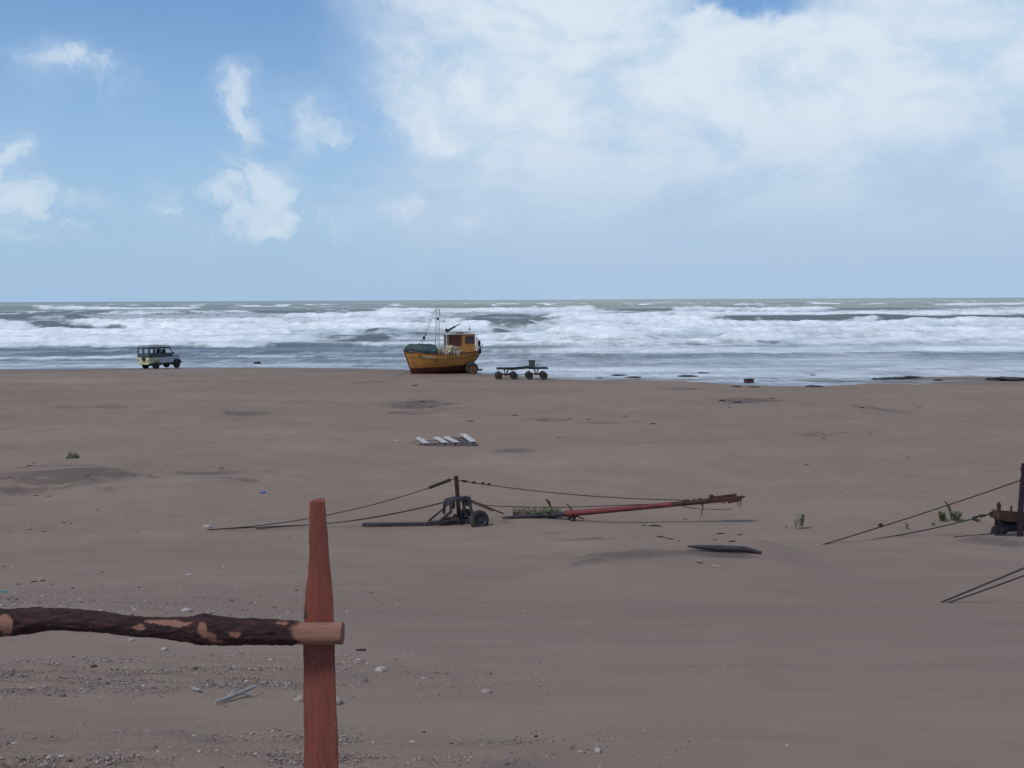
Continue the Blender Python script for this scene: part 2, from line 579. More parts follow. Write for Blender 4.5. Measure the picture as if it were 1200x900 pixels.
M = {
    'orange': paint('orange_boat_paint', (0.54, 0.235, 0.050), 0.7, (0.30, 0.125, 0.04), 0.34, 1.4),
    'boot': paint('red_bottom_paint', (0.115, 0.022, 0.020), 0.7, (0.05, 0.022, 0.02), 0.4, 1.6),
    'trim': paint('dark_red_trim', (0.16, 0.035, 0.022), 0.6, None, 0.3, 3),
    'deck': paint('grey_deck', (0.16, 0.15, 0.14), 0.8, None, 0.4, 2),
    'tarp': paint('green_tarpaulin', (0.026, 0.055, 0.062), 0.6, (0.04, 0.075, 0.078), 0.4, 1.4, bump=0.3, bscale=6),
    'white': paint('white_paint', (0.62, 0.61, 0.58), 0.5, (0.38, 0.28, 0.2), 0.25, 5),
    'steelgrey': paint('galvanised_steel', (0.30, 0.31, 0.32), 0.5, (0.2, 0.15, 0.12), 0.3, 5, metal=0.3),
    'black': paint('black_paint', (0.018, 0.018, 0.020), 0.5, (0.05, 0.045, 0.04), 0.3, 5),
    'rubber': paint('tyre_rubber', (0.030, 0.027, 0.026), 0.85, (0.075, 0.06, 0.05), 0.5, 4),
    'rust': paint('rusty_steel', (0.085, 0.036, 0.022), 0.85, (0.035, 0.020, 0.016), 0.45, 6, bump=0.4),
    'darkrust': paint('dark_rusty_steel', (0.035, 0.022, 0.019), 0.85, (0.07, 0.032, 0.02), 0.35, 8, bump=0.4),
    'redpipe': paint('faded_red_paint', (0.20, 0.040, 0.036), 0.65, (0.09, 0.032, 0.025), 0.4, 5, bump=0.3),
    'ironblue': paint('blackened_iron', (0.036, 0.032, 0.036), 0.6, (0.075, 0.06, 0.062), 0.4, 5, bump=0.3),
    'purple': paint('purple_post_paint', (0.030, 0.013, 0.022), 0.6, (0.05, 0.022, 0.018), 0.35, 6, bump=0.3),
    'cable': paint('steel_cable', (0.040, 0.034, 0.032), 0.6, None, 0.3, 20),
    'net': paint('pale_nets', (0.52, 0.45, 0.32), 0.9, (0.30, 0.24, 0.16), 0.45, 4, bump=0.9, bscale=14),
    'rim': paint('rusty_orange_rim', (0.20, 0.07, 0.036), 0.8, (0.10, 0.04, 0.028), 0.4, 5),
    'glass': paint('dusty_glass', (0.05, 0.055, 0.06), 0.15, (0.07, 0.07, 0.075), 0.3, 3, spec=0.6, bump=0.0),
    'brown': paint('brown_varnish', (0.11, 0.042, 0.026), 0.5, None, 0.3, 4),
    'carlime': paint('pale_green_car_paint', (0.60, 0.57, 0.33), 0.4, (0.40, 0.38, 0.24), 0.25, 2.5),
    'cargrey': paint('grey_car_paint', (0.58, 0.56, 0.56), 0.4, (0.40, 0.31, 0.31), 0.3, 2.5),
    'cardark': paint('dark_green_car_top', (0.068, 0.080, 0.074), 0.45, (0.09, 0.10, 0.09), 0.3, 2.5),
    'pallet': paint('bleached_wood', (0.58, 0.53, 0.51), 0.85, (0.26, 0.23, 0.22), 0.35, 6, bump=0.3, bscale=30),
    'greywood': paint('weathered_grey_wood', (0.17, 0.15, 0.145), 0.9, (0.09, 0.075, 0.07), 0.4, 6, bump=0.4),
    'driftdark': paint('dark_driftwood', (0.055, 0.043, 0.038), 0.9, (0.095, 0.065, 0.055), 0.4, 8, bump=0.4),
    'stone': paint('pale_stone', (0.32, 0.27, 0.24), 0.9, (0.20, 0.165, 0.145), 0.35, 14, bump=0.4, bscale=60),
    'stonedark': paint('brown_stone', (0.16, 0.13, 0.115), 0.9, (0.08, 0.07, 0.06), 0.4, 14, bump=0.4, bscale=60),
    'shell': paint('white_shell', (0.40, 0.355, 0.325), 0.85, (0.27, 0.235, 0.21), 0.25, 20),
    'weed': paint('dark_seaweed', (0.042, 0.040, 0.038), 0.6, (0.07, 0.06, 0.05), 0.4, 6, bump=0.6),
    'leaf': paint('dusty_green_leaf', (0.17, 0.20, 0.085), 0.7, (0.22, 0.21, 0.12), 0.4, 9),
    'straw': paint('dry_grass', (0.22, 0.20, 0.11), 0.8, (0.15, 0.15, 0.07), 0.4, 9),
    'redcrate': paint('red_plastic', (0.15, 0.022, 0.026), 0.5, (0.08, 0.018, 0.02), 0.3, 4),
    'teal': paint('teal_plastic', (0.03, 0.20, 0.20), 0.4, None, 0.3, 8),
    'blue': paint('blue_plastic', (0.06, 0.10, 0.40), 0.4, None, 0.3, 8),
    'rope': paint('frayed_rope', (0.20, 0.135, 0.085), 0.9, None, 0.3, 12),
    'letter_w': paint('white_lettering', (0.60, 0.58, 0.54), 0.6, None, 0.2, 9),
    'letter_k': paint('black_lettering', (0.02, 0.02, 0.02), 0.6, None, 0.2, 9),
}

# ------------------------------------------------------------------ sand
def sand_material():
    mt, N, b = new_mat('beach_sand')
    co = N.n('ShaderNodeTexCoord').outputs['Object']
    st = N.scale(co, (0.35, 1.0, 1.0))
    big = N.noise(st, 0.22, 5, 0.55, 0.4)
    mid = N.noise(N.scale(co, (0.45, 1.0, 1.0)), 1.6, 6, 0.6, 0.3)
    grain = N.noise(co, 55.0, 4, 0.75)
    speck = N.noise(co, 160.0, 2, 0.6)
    c = N.mix(N.ss(big, 0.3, 0.7), (0.217, 0.156, 0.121), (0.257, 0.188, 0.145))
    c = N.mix(N.ss(mid, 0.35, 0.72, 0.0, 0.5), c, (0.191, 0.141, 0.109))
    c = N.mix(N.ss(grain, 0.25, 0.75, 0.0, 0.35), c, (0.282, 0.210, 0.162))
    # shell grit among the gravel
    gr = N.attr('gravel')
    g1 = N.noise(co, 38.0, 3, 0.7)
    c = N.mix(N.m('MULTIPLY', gr, N.ss(g1, 0.40, 0.62, 0.0, 0.55)), c, (0.151, 0.113, 0.090))
    c = N.mix(N.m('MULTIPLY', gr, N.ss(speck, 0.60, 0.70, 0.0, 0.8)), c, (0.453, 0.368, 0.298))
    # scoured moist patches, with hollow shade and the pallet's shadow painted in
    dm = N.attr('damp_shade')
    dn = N.noise(N.scale(co, (0.5, 1.0, 1.0)), 1.1, 6, 0.7, 0.4)
    df = N.m('MULTIPLY', N.ss(N.m('ADD', dm, N.m('MULTIPLY', N.m('SUBTRACT', dn, 0.52), 2.6)), 0.30, 0.85), N.ss(dm, 0.02, 0.25))
    c = N.mix(N.m('MULTIPLY', df, 0.8), c, (0.113, 0.090, 0.080))
    dry = N.attr('dry')
    c = N.mix(N.m('MULTIPLY', dry, 0.5), c, (0.363, 0.278, 0.216))
    wet = N.attr('wet')
    c = N.mix(wet, c, (0.121, 0.090, 0.069))
    N.plug(b.inputs['Base Color'], c)
    N.plug(b.inputs['Roughness'], N.ss(wet, 0.2, 1.0, 0.95, 0.30))
    N.plug(b.inputs['Specular IOR Level'], N.ss(wet, 0.1, 1.0, 0.10, 0.5))
    rip = N.noise(N.scale(co, (0.6, 1.3, 1.0)), 3.5, 5, 0.6, 0.5)
    h = N.m('ADD', N.m('MULTIPLY', rip, 0.5), N.m('MULTIPLY', grain, N.m('ADD', 0.10, N.m('MULTIPLY', gr, 0.35))))
    bp = N.n('ShaderNodeBump')
    bp.inputs['Strength'].default_value = 0.42
    bp.inputs['Distance'].default_value = 0.05
    N.plug(bp.inputs['Height'], h)
    N.t.links.new(bp.outputs[0], b.inputs['Normal'])
    return mt


def spot(x, y, px, py, rx, ry, p=1.0):
    """soft ellipse centred on the sand seen at (px, py)"""
    c = on_ground(px, py)
    k = c.y / FPX
    ay = ry * max(abs(on_ground(px, py - 4).y - on_ground(px, py + 4).y) / 8, 0.02)
    return np.exp(-(((x - c.x) / (rx * k)) ** 2 + ((y - c.y) / ay) ** 2) ** p)


def gravel_mask(x, y):
    """where shell grit and gravel lie on the sand: thick near the fence, thinning outwards"""
    a = patch(x, y, 130, 850, 440, 62, 3.7, 1.4)
    b = 0.34 * patch(x, y, 60, 720, 330, 60, 2.4, 1.2)
    c = 0.24 * patch(x, y, 180, 585, 380, 32, 0.85, 1.2)
    d = 0.10 * patch(x, y, 930, 545, 330, 30, 0.8, 1.2)
    e = 0.9 * patch(x, y, 60, 930, 520, 40, 4.3, 1.4)
    k = fbm(x / 0.9, y / 0.6, 4)
    m_ = np.clip(a + b + c + d + e, 0, 1)
    return np.clip(m_ * sstep(0.28, 0.62, k + 0.30 * m_), 0, 1)


def build_sand():
    y = [-30, -20, -12, -8, -5, -3, -1.5, 0, 1, 1.8]
    v = 2.4
    while v < 135:
        y.append(v)
        v += max(0.028, min(0.16, v * 0.0058)) if v < 60 else 0.16
    y += [136, 140, 150, 170, 200]
    y = np.array(y)
    nc = 820
    s = np.linspace(-1, 1, nc)
    s = np.sign(s) * np.abs(s) ** 1.15
    X = s[None, :] * (y[:, None] + 34) * 0.86
    Y = np.repeat(y[:, None], nc, 1)
    x, yy = X.ravel(), Y.ravel()
    z = ground(x, yy)
    gm = gravel_mask(x, yy)
    z = z + gm * ((fbm(x / 0.09, yy / 0.09, 2) - 0.5) * 0.022 + (fbm(x / 0.40, yy / 0.16, 3) - 0.5) * 0.075) * (1 - sstep(10, 18, yy))
    ys = np.interp(x, SHX, SHY) + (1.6 + 6.5 * sstep(0, 14, x)) * (fbm(x / 5.0, yy / 2.6 + 3.3, 4) - 0.5)
    wet = (1 - sstep(0.05, 0.30, z + 0.10 * (fbm(x / 6, yy / 1.5, 4) - 0.5))) * sstep(50, 60, yy)
    dp = [(90, 551, 110, 6, 0.72, 0.75), (240, 554, 70, 4, 0.72, 0.55), (60, 546, 80, 4, 0.7, 0.5), (283, 485, 36, 3.2, 0.55, 0.75), (90, 476, 90, 3.5, 0.55, 0.45), (490, 473, 50, 7, 0.5, 0.75),
          (500, 480, 60, 5, 0.55, 0.55), (640, 491, 60, 4, 0.6, 0.4), (750, 650, 95, 9, 1.1, 0.72), (700, 660, 70, 6, 1.1, 0.5), (845, 650, 55, 6, 1.1, 0.72), (880, 470, 50, 3, 0.5, 0.7),  # shade of the centre-right hollow, put into the colour
          (800, 455, 40, 2.2, 0.45, 0.6), (1040, 481, 45, 3.0, 0.55, 0.7), (960, 512, 60, 3.5, 0.65, 0.5), (1150, 630, 50, 7, 0.85, 0.6), (595, 528, 32, 2.6, 0.7, 0.75), (585, 612, 40, 7, 0.9, 0.45),  # painted shadow right of the pallet; dark patches by the winch gear
          (640, 625, 70, 6, 0.95, 0.35), (690, 631, 40, 5, 1.0, 0.5), (440, 448, 40, 1.6, 0.42, 0.5), (720, 495, 45, 2, 0.6, 0.5), (270, 560, 45, 2.5, 0.7, 0.4)]
    damp_shade = np.zeros_like(x)  # one mask for moist sand and painted shade
    for a in dp:
        damp_shade = np.maximum(damp_shade, 1.35 * a[5] * spot(x, yy, *a[:4]))
    dry = 0.9 * spot(x, yy, 55, 446, 105, 2.6) + 0.5 * spot(x, yy, 20, 440, 60, 2) + 0.7 * spot(x, yy, 320, 429.5, 60, 1.6) + 0.4 * spot(x, yy, 180, 435, 60, 1.5) + 0.35 * spot(x, yy, 380, 520, 120, 9) + 0.3 * spot(x, yy, 700, 540, 160, 10)
    o = np_mesh('sand_beach', np.stack([x, yy, z], 1), quad_faces(len(y), nc), sand_material(), {'gravel': gm, 'damp_shade': damp_shade, 'wet': wet, 'dry': np.clip(dry, 0, 1)})
    tag(o, kind='structure')


build_sand()


# ------------------------------------------------------------------ sea
def sea_material():
    mt, N, b = new_mat('surf_water')
    co = N.n('ShaderNodeTexCoord').outputs['Object']
    fa = N.attr('foam')
    br = N.attr('bright')
    lace = N.attr('lace')
    a1 = N.noise(N.scale(co, (0.12, 0.30, 0.6)), 1.0, 8, 0.66, 0.6)
    a2 = N.noise(N.scale(co, (0.38, 0.9, 1.0)), 1.0, 8, 0.68, 1.0)
    a3 = N.noise(N.scale(co, (0.9, 0.13, 1.0)), 1.0, 7, 0.68, 0.6)
    n = N.m('ADD', N.m('ADD', N.m('MULTIPLY', a1, 0.46), N.m('MULTIPLY', a2, 0.26)), N.m('MULTIPLY', a3, 0.28))
    f = N.ss(N.m('ADD', fa, N.m('MULTIPLY', N.m('SUBTRACT', n, 0.5), 1.7)), 0.30, 0.72)
    # thin, see-through foam on the shallow backwash
    body = N.mix(N.attr('sandy'), (0.098, 0.122, 0.130), (0.270, 0.290, 0.225))
    thin = N.mix(N.ss(N.m('ADD', lace, N.m('MULTIPLY', N.m('SUBTRACT', n, 0.5), 1.6)), 0.38, 0.72, 0.0, 0.75), body, (0.40, 0.43, 0.49))
    tint = N.noise(N.scale(co, (0.03, 0.10, 0.3)), 1.0, 6, 0.6)
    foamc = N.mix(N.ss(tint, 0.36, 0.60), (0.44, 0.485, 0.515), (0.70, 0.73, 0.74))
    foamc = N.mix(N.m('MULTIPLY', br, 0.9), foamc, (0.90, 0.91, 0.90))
    foamc = N.mix(N.ss(a2, 0.42, 0.62, 0.0, 0.42), foamc, (0.40, 0.445, 0.475))
    N.plug(b.inputs['Base Color'], N.mix(f, thin, foamc))
    N.plug(b.inputs['Roughness'], N.m('ADD', 0.36, N.m('MULTIPLY', f, 0.6)))
    N.plug(b.inputs['Specular IOR Level'], N.m('SUBTRACT', 0.36, N.m('MULTIPLY', f, 0.28)))
    b.inputs['IOR'].default_value = 1.33
    w1 = N.noise(N.scale(co, (0.5, 1.1, 1.0)), 0.9, 6, 0.62, 0.3)
    bp = N.n('ShaderNodeBump')
    bp.inputs['Strength'].default_value = 0.65
    bp.inputs['Distance'].default_value = 0.35
    N.plug(bp.inputs['Height'], N.m('ADD', N.m('MULTIPLY', w1, 0.5), N.m('MULTIPLY', N.m('MULTIPLY', n, f), 0.7)))
    N.t.links.new(bp.outputs[0], b.inputs['Normal'])
    return mt


def win(p, spans):
    """sideways extent of a breaker: spans of (from, to, softness, weight) in bearing units"""
    s = np.zeros_like(p)
    for a, b_, so, w in spans:
        s = np.maximum(s, w * sstep(a - so * 1.8, a + so * 1.8, p) * (1 - sstep(b_ - so * 1.8, b_ + so * 1.8, p)))
    return s


def build_sea():
    ds = []
    v = 58.0
    while v < 60000:
        ds.append(v)
        if v < 150:
            v += 0.30
        elif v < 300:
            v += 0.30 + (v - 150) / 150 * 0.5
        elif v < 700:
            v += 0.8 + (v - 300) / 400 * 1.2
        elif v < 1800:
            v += 2.0 + (v - 700) / 1100 * 5
        else:
            v *= 1.012
    ds = np.array(ds)
    nc = 900
    th = np.linspace(-0.86, 0.86, nc)
    X = (ds[:, None] * th[None, :]).ravel()
    Y = np.repeat(ds, nc)
    p = 600 + FPX * np.repeat(th[None, :], len(ds), 0).ravel()
    row = 351.3 + EYE * FPX / Y
    z = np.zeros_like(X)
    foam = np.zeros_like(X)
    # row of the crest top, height, front width, back width, [spans of broken crest], [spans of unbroken green face]
    far = lambda r, a: (EYE - a) * FPX / (r - 351.3)
    C = [
        (1500, 1.6, 10, 30, [(40, 62, 4, .9), (150, 175, 4, .8), (756, 790, 8, .9), (905, 912, 3, .8), (1125, 1152, 6, 1)], [(-400, 1700, 60, .5)]),
        (1150, 1.7, 8, 26, [(78, 90, 4, 1), (455, 475, 5, .8), (650, 690, 6, .7), (750, 760, 4, 1), (920, 926, 3, 1), (982, 988, 2, 1), (1035, 1045, 3, .9), (1180, 1300, 8, 1)], [(-400, 1700, 60, .6)]),
        (far(357.3, 2.2), 2.2, 6, 20, [(-350, 12, 8, .5), (78, 258, 10, 1.1), (560, 572, 4, .7), (738, 752, 4, .9), (1100, 1420, 20, 1.0)], [(-300, 300, 40, .8), (430, 900, 60, .5)]),
        (far(361.2, 2.1), 2.1, 5, 16, [(25, 60, 8, .9), (120, 330, 20, .8), (415, 700, 15, 1.05), (770, 960, 15, 1.0), (1120, 1500, 20, .8)], [(-400, 1500, 50, .7)]),
        (far(366.0, 2.0), 2.0, 4, 14, [(-400, 10, 10, .9), (330, 545, 15, 1), (640, 1500, 15, .95)], [(10, 100, 15, 1.0), (560, 640, 15, .8)]),
        (far(371.0, 1.9), 1.9, 3.5, 12, [(95, 520, 15, .95), (-400, 20, 15, 1), (650, 860, 15, 1)], [(520, 650, 12, .85), (875, 1260, 14, 1.2), (25, 90, 10, .8)]),
        (far(376.5, 1.7), 1.7, 3.2, 10, [(110, 580, 12, 1.1), (625, 1500, 12, .95), (-400, 60, 15, 1)], [(70, 108, 8, 1.1), (588, 622, 6, 1.0)]),
        (far(384.0, 1.4), 1.4, 3.0, 9, [(-400, 380, 12, 1.05), (640, 1500, 15, 1)], [(440, 515, 12, 1.1), (590, 625, 8, 1.1), (340, 395, 10, .5)]),
        (far(391.0, 1.1), 1.1, 2.6, 8, [(-400, 380, 12, .9), (520, 760, 15, .9), (860, 1500, 15, .9)], [(380, 470, 12, .9), (730, 780, 8, .35), (1010, 1060, 10, .4)]),
        (far(398.0, 0.75), 0.75, 2.2, 7, [(-400, 300, 15, .9), (420, 900, 15, .85), (930, 1500, 15, .9)], [(300, 400, 15, .5), (870, 930, 12, .5)]),
        (far(408.0, 0.45), 0.45, 1.8, 6, [(560, 1500, 20, .6), (-400, -20, 20, .5)], [(20, 540, 30, .6)]),
        (far(414.5, 0.30), 0.30, 1.5, 5, [(-400, 200, 20, .7), (230, 420, 20, .55), (580, 700, 20, .5)], [(700, 1500, 20, .5)]),
        (far(424.5, 0.18), 0.18, 1.2, 4, [(-400, 150, 20, .55), (230, 470, 20, .4), (660, 1500, 20, .45)], []),
        (far(433.0, 0.12), 0.12, 1.0, 3, [(560, 900, 20, .5), (960, 1500, 20, .45)], []),
        (far(439.0, 0.08), 0.08, 0.8, 2.5, [(600, 1500, 20, .55)], []),
    ]
    rough = fbm(X / 3.2, Y / 1.8, 4) - 0.5
    # foam left behind between the breakers, by the distance from the shore
    cov = np.interp(row, [351, 358, 360, 362, 364, 372, 384, 396, 401, 404.5, 411, 415, 424, 430, 440, 470], [0.0, .04, .16, .38, .56, .58, .60, .66, .62, .30, .24, .42, .46, .40, .46, .40])
    right = sstep(560, 700, p)
    cov = cov + right * np.interp(row, [400, 406, 414, 418, 428, 434], [0, .42, .28, -.14, -.14, .04])
    mod = fbm(X / 38.0, Y / 14.0, 4) - 0.5
    foam = cov + 0.85 * mod * np.interp(row, [352, 360, 366, 400, 410], [.15, .5, .8, .9, .8])
    face_cut = np.zeros_like(X)
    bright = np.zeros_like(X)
    for i, (D, a, wf, wb, br, un) in enumerate(C):
        me_ = D * (1 + 0.030 * (fbm(X / (D * 0.16) + 31 * i, X * 0 + 3.1 * i, 4) - 0.5) * 2)
        u = Y - me_
        prof = np.where(u < 0, np.exp(-(u / wf) ** 2), np.exp(-(u / wb) ** 2))
        w1 = win(p + 120 * (fbm(X / (D * 0.05), Y / 9.0 + i, 4) - 0.5), br)
        w2 = win(p + 120 * (fbm(X / (D * 0.05) + 9, Y / 9.0 + i, 4) - 0.5), un)
        w = np.maximum(np.minimum(w1, 1.0), w2 * 0.95)
        amp = a * (0.25 + 0.75 * np.clip(w, 0, 1.15)) * (0.75 + 0.5 * vnoise(X / (D * 0.06) + 5 * i, Y * 0 + i))
        z = z + amp * prof
        # white water tumbling down the front and streaming off the back
        fr = np.where(u < 0, np.exp(-(u / (wf * 2.4)) ** 2), np.exp(-(u / (wb * 0.55)) ** 2))
        foam = np.maximum(foam, w1 * fr * (0.85 + 0.5 * (fbm(X / 9.0, Y / 3.0, 3) - 0.5)))
        z = z + w1 * fr * rough * 0.55 * a
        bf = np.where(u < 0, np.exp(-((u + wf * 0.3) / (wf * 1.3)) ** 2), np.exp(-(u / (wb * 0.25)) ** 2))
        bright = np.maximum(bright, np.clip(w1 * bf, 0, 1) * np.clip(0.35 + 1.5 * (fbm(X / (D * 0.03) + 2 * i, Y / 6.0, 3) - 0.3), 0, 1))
        # the green face of a wave that has not broken yet
        fc = np.where(u < 0, np.exp(-((u + wf * 0.4) / (wf * 0.75)) ** 2), np.exp(-(u / (wb * 0.12)) ** 2)) * sstep(0.34, 0.60, fbm(X / (D * 0.035) + 3 * i, Y / (wf * 1.5), 4) + 0.12)
        face_cut = np.maximum(face_cut, w2 * fc * (1 - 0.9 * np.clip(w1, 0, 1)))
    foam = foam - 0.56 * face_cut
    # chop and swell farther out, small ripples inshore
    z = z + 0.9 * (fbm(X / 40.0, Y / 16.0, 4) - 0.5) * np.interp(Y, [60, 120, 200, 700, 60000], [0.0, .12, .6, 1.2, 1.2])
    z = z + 0.35 * (fbm(X / 6.0, Y / 3.0, 3) - 0.5) * np.interp(Y, [60, 90, 130, 300, 1500, 4000], [0.05, .22, .6, 1, 1, .0])
    # torn white water stands up in lumps
    tear = fbm(X / 1.9, Y / 5.0, 4) - 0.5
    z = z + tear * np.clip(foam, 0, 1) * np.interp(Y, [60, 95, 130, 200, 500, 900], [.03, .14, .40, .65, .8, 0.3])
    # scattered white horses beyond the surf
    wh = fbm(X / 22.0, Y / 26.0, 3)
    foam = np.maximum(foam, sstep(0.64, 0.70, wh) * np.interp(Y, [600, 900, 3000, 6000], [0, .75, .75, 0]))
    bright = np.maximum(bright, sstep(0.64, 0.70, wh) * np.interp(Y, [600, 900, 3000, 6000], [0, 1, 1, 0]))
    ys = np.interp(X, SHX, SHY)
    g = Y - ys                                # metres seaward of the edge
    z = np.interp(g, [-20, 0, 6, 30], [0.0, 0.0, 0.02, 0.04]) + z * sstep(0, 22, g)
    gd = ground(X[Y < 140], Y[Y < 140])
    depth = np.full_like(X, 3.0)
    depth[Y < 140] = z[Y < 140] - gd
    edge = np.exp(-(np.clip(depth, 0, 9) / 0.035) ** 2)
    foam = np.maximum(foam, edge * 0.62)
    lace = np.interp(row, [396, 404, 412, 420, 432, 445, 460], [.2, .3, .42, .50, .58, .62, .62]) + 0.5 * mod
    sandy = np.interp(row, [352, 361, 366, 380, 402, 415, 460], [1.0, .85, .35, .2, .10, .05, .15])
    o = np_mesh('sea', np.stack([X, Y, z], 1), quad_faces(len(ds), nc), sea_material(), {'foam': np.clip(foam, -.6, 1.4), 'lace': lace, 'bright': bright, 'sandy': sandy})
    tag(o, kind='structure')


build_sea()

# ------------------------------------------------------------------ fence: a red slab post and a bark-covered rail
def slab_material():
    mt, N, b = new_mat('red_slab_wood')
    co = N.n('ShaderNodeTexCoord').outputs['Object']
    g = N.noise(N.scale(co, (1.0, 1.0, 0.06)), 70.0, 6, 0.7, 0.4)
    k = N.noise(N.scale(co, (1.0, 1.0, 0.35)), 9.0, 5, 0.6, 0.5)
    c = N.mix(N.ss(g, 0.3, 0.7), (0.185, 0.050, 0.036), (0.260, 0.076, 0.052))
    c = N.mix(N.ss(k, 0.50, 0.72, 0.0, 0.8), c, (0.115, 0.040, 0.032))
    c = N.mix(N.ss(N.noise(co, 26.0, 5, 0.7), 0.63, 0.72, 0.0, 0.7), c, (0.30, 0.15, 0.10))
    c = N.mix(N.ss(N.noise(N.scale(co, (1, 1, 0.5)), 45.0, 3, 0.6), 0.70, 0.76, 0.0, 0.7), c, (0.05, 0.025, 0.02))
    ck = N.noise(N.scale(co, (1.0, 1.0, 0.035)), 26.0, 5, 0.7, 0.5)
    c = N.mix(N.ss(ck, 0.60, 0.66, 0.0, 0.75), c, (0.055, 0.022, 0.018))
    c = N.mix(N.ss(N.noise(N.scale(co, (1.0, 1.0, 0.3)), 5.0, 5, 0.7), 0.45, 0.75, 0.0, 0.45), c, (0.27, 0.115, 0.085))
    N.plug(b.inputs['Base Color'], c)
    b.inputs['Roughness'].default_value = 0.85
    b.inputs['Specular IOR Level'].default_value = 0.2
    bp = N.n('ShaderNodeBump')
    bp.inputs['Strength'].default_value = 0.5
    bp.inputs['Distance'].default_value = 0.006
    N.plug(bp.inputs['Height'], g)
    N.t.links.new(bp.outputs[0], b.inputs['Normal'])
    return mt


def bark_material():
    mt, N, b = new_mat('pine_bark')
    co = N.n('ShaderNodeTexCoord').outputs['Object']
    st = N.scale(co, (0.30, 1.0, 1.0))
    p1 = N.noise(st, 34.0, 6, 0.7, 0.6)
    c = N.mix(N.ss(p1, 0.35, 0.68), (0.020, 0.012, 0.012), (0.062, 0.027, 0.024))
    c = N.mix(N.ss(N.noise(st, 90.0, 4, 0.7), 0.5, 0.75, 0.0, 0.5), c, (0.11, 0.055, 0.045))
    w = N.noise(N.scale(co, (0.15, 1.0, 1.0)), 60.0, 5, 0.6)
    wood = N.mix(N.ss(w, 0.3, 0.7), (0.20, 0.092, 0.062), (0.29, 0.145, 0.105))
    wood = N.mix(N.ss(N.noise(co, 14.0, 4, 0.6), 0.5, 0.75, 0.0, 0.6), wood, (0.20, 0.095, 0.07))
    N.plug(b.inputs['Base Color'], N.mix(N.attr('bare'), c, wood))
    b.inputs['Roughness'].default_value = 0.9
    b.inputs['Specular IOR Level'].default_value = 0.2
    bp = N.n('ShaderNodeBump')
    bp.inputs['Strength'].default_value = 0.7
    bp.inputs['Distance'].default_value = 0.008
    N.plug(bp.inputs['Height'], N.m('MULTIPLY', p1, N.m('SUBTRACT', 1.0, N.m('MULTIPLY', N.attr('bare'), 0.8))))
    N.t.links.new(bp.outputs[0], b.inputs['Normal'])
    return mt


SLAB, BARK = slab_material(), bark_material()
YF = 3.30
SCL = YF / FPX


def build_post(name, prof, label, parent_rail=None):
    """a half-round slab: flat sawn face to the camera, round bark side behind"""
    rows = []
    pts = []
    # resample the outline finely so its edges can wander
    ys = np.array([q[0] for q in prof], float)
    yy = np.linspace(ys[0], ys[-1], 90)
    L = np.interp(yy, ys, [q[1] for q in prof])
    Rr = np.interp(yy, ys, [q[2] for q in prof])
    L = L + 1.3 * (fbm(yy / 9.0, yy * 0 + 1, 3) - 0.5)
    Rr = Rr + 1.3 * (fbm(yy / 11.0, yy * 0 + 8, 3) - 0.5)
    base = at_Y((L[-1] + Rr[-1]) / 2, yy[-1], YF)
    for i in range(len(yy)):
        a = at_Y(L[i], yy[i], YF) - base
        c = at_Y(Rr[i], yy[i], YF) - base
        w = (c - a)
        ring = []
        for k in range(9):                                 # flat face
            q = a + w * (k / 8)
            ring.append(q + Vector((0, -0.004 * math.sin(math.pi * k / 8) + 0.0016 * (vnoise(k * 0.9, i * 0.35) - 0.5), 0)))
        dep = 0.062
        for k in range(1, 16):                             # rounded back
            t = math.pi * k / 16
            r = 1 + 0.10 * (fbm(np.array(k * 0.5), np.array(i * 0.12), 3) - 0.5)
            ring.append((a + c) / 2 + Vector((math.cos(t) * w.x / 2, math.sin(t) * dep * r, 0)))
        rows.append(ring)
    mb = MB()
    mb.grid(rows, close=True)
    n = len(rows[0])
    mb.f.append(tuple(range(n)))
    mb.f.append(tuple(reversed([(len(rows) - 1) * n + k for k in range(n)])))
    o = mb.build(name, SLAB, None, smooth=True)
    o.location = base
    tag(o, label, 'fence post')
    return o


post = build_post('fence_post', [(588, 363, 379.5), (590, 362.3, 380), (600, 362.5, 381), (640, 362.5, 384), (652, 362, 385), (672, 361, 387), (690, 358.5, 389), (704, 357, 390), (730, 356, 391), (760, 355.5, 392),
                                 (800, 355.5, 393), (840, 356, 394), (870, 356.5, 396), (900, 356, 396), (1010, 355, 398)],
                  'red wooden fence post with tapered top standing beside the rail end')
bk = MB()
for (y0, y1, px, wd) in ((613, 641, 363.4, 3.0), (707, 727, 358.6, 5.0)):
    pts = [at_Y(px + (1.2 if i % 2 else 0), y0 + (y1 - y0) * i / 5, YF + 0.006) - post.location for i in range(6)]
    bk.tube(pts, [wd * SCL * k for k in (0.35, 0.6, 0.5, 0.7, 0.6, 0.3)], 7)
bk.split('bark_strip', M['driftdark'], post, smooth=True)


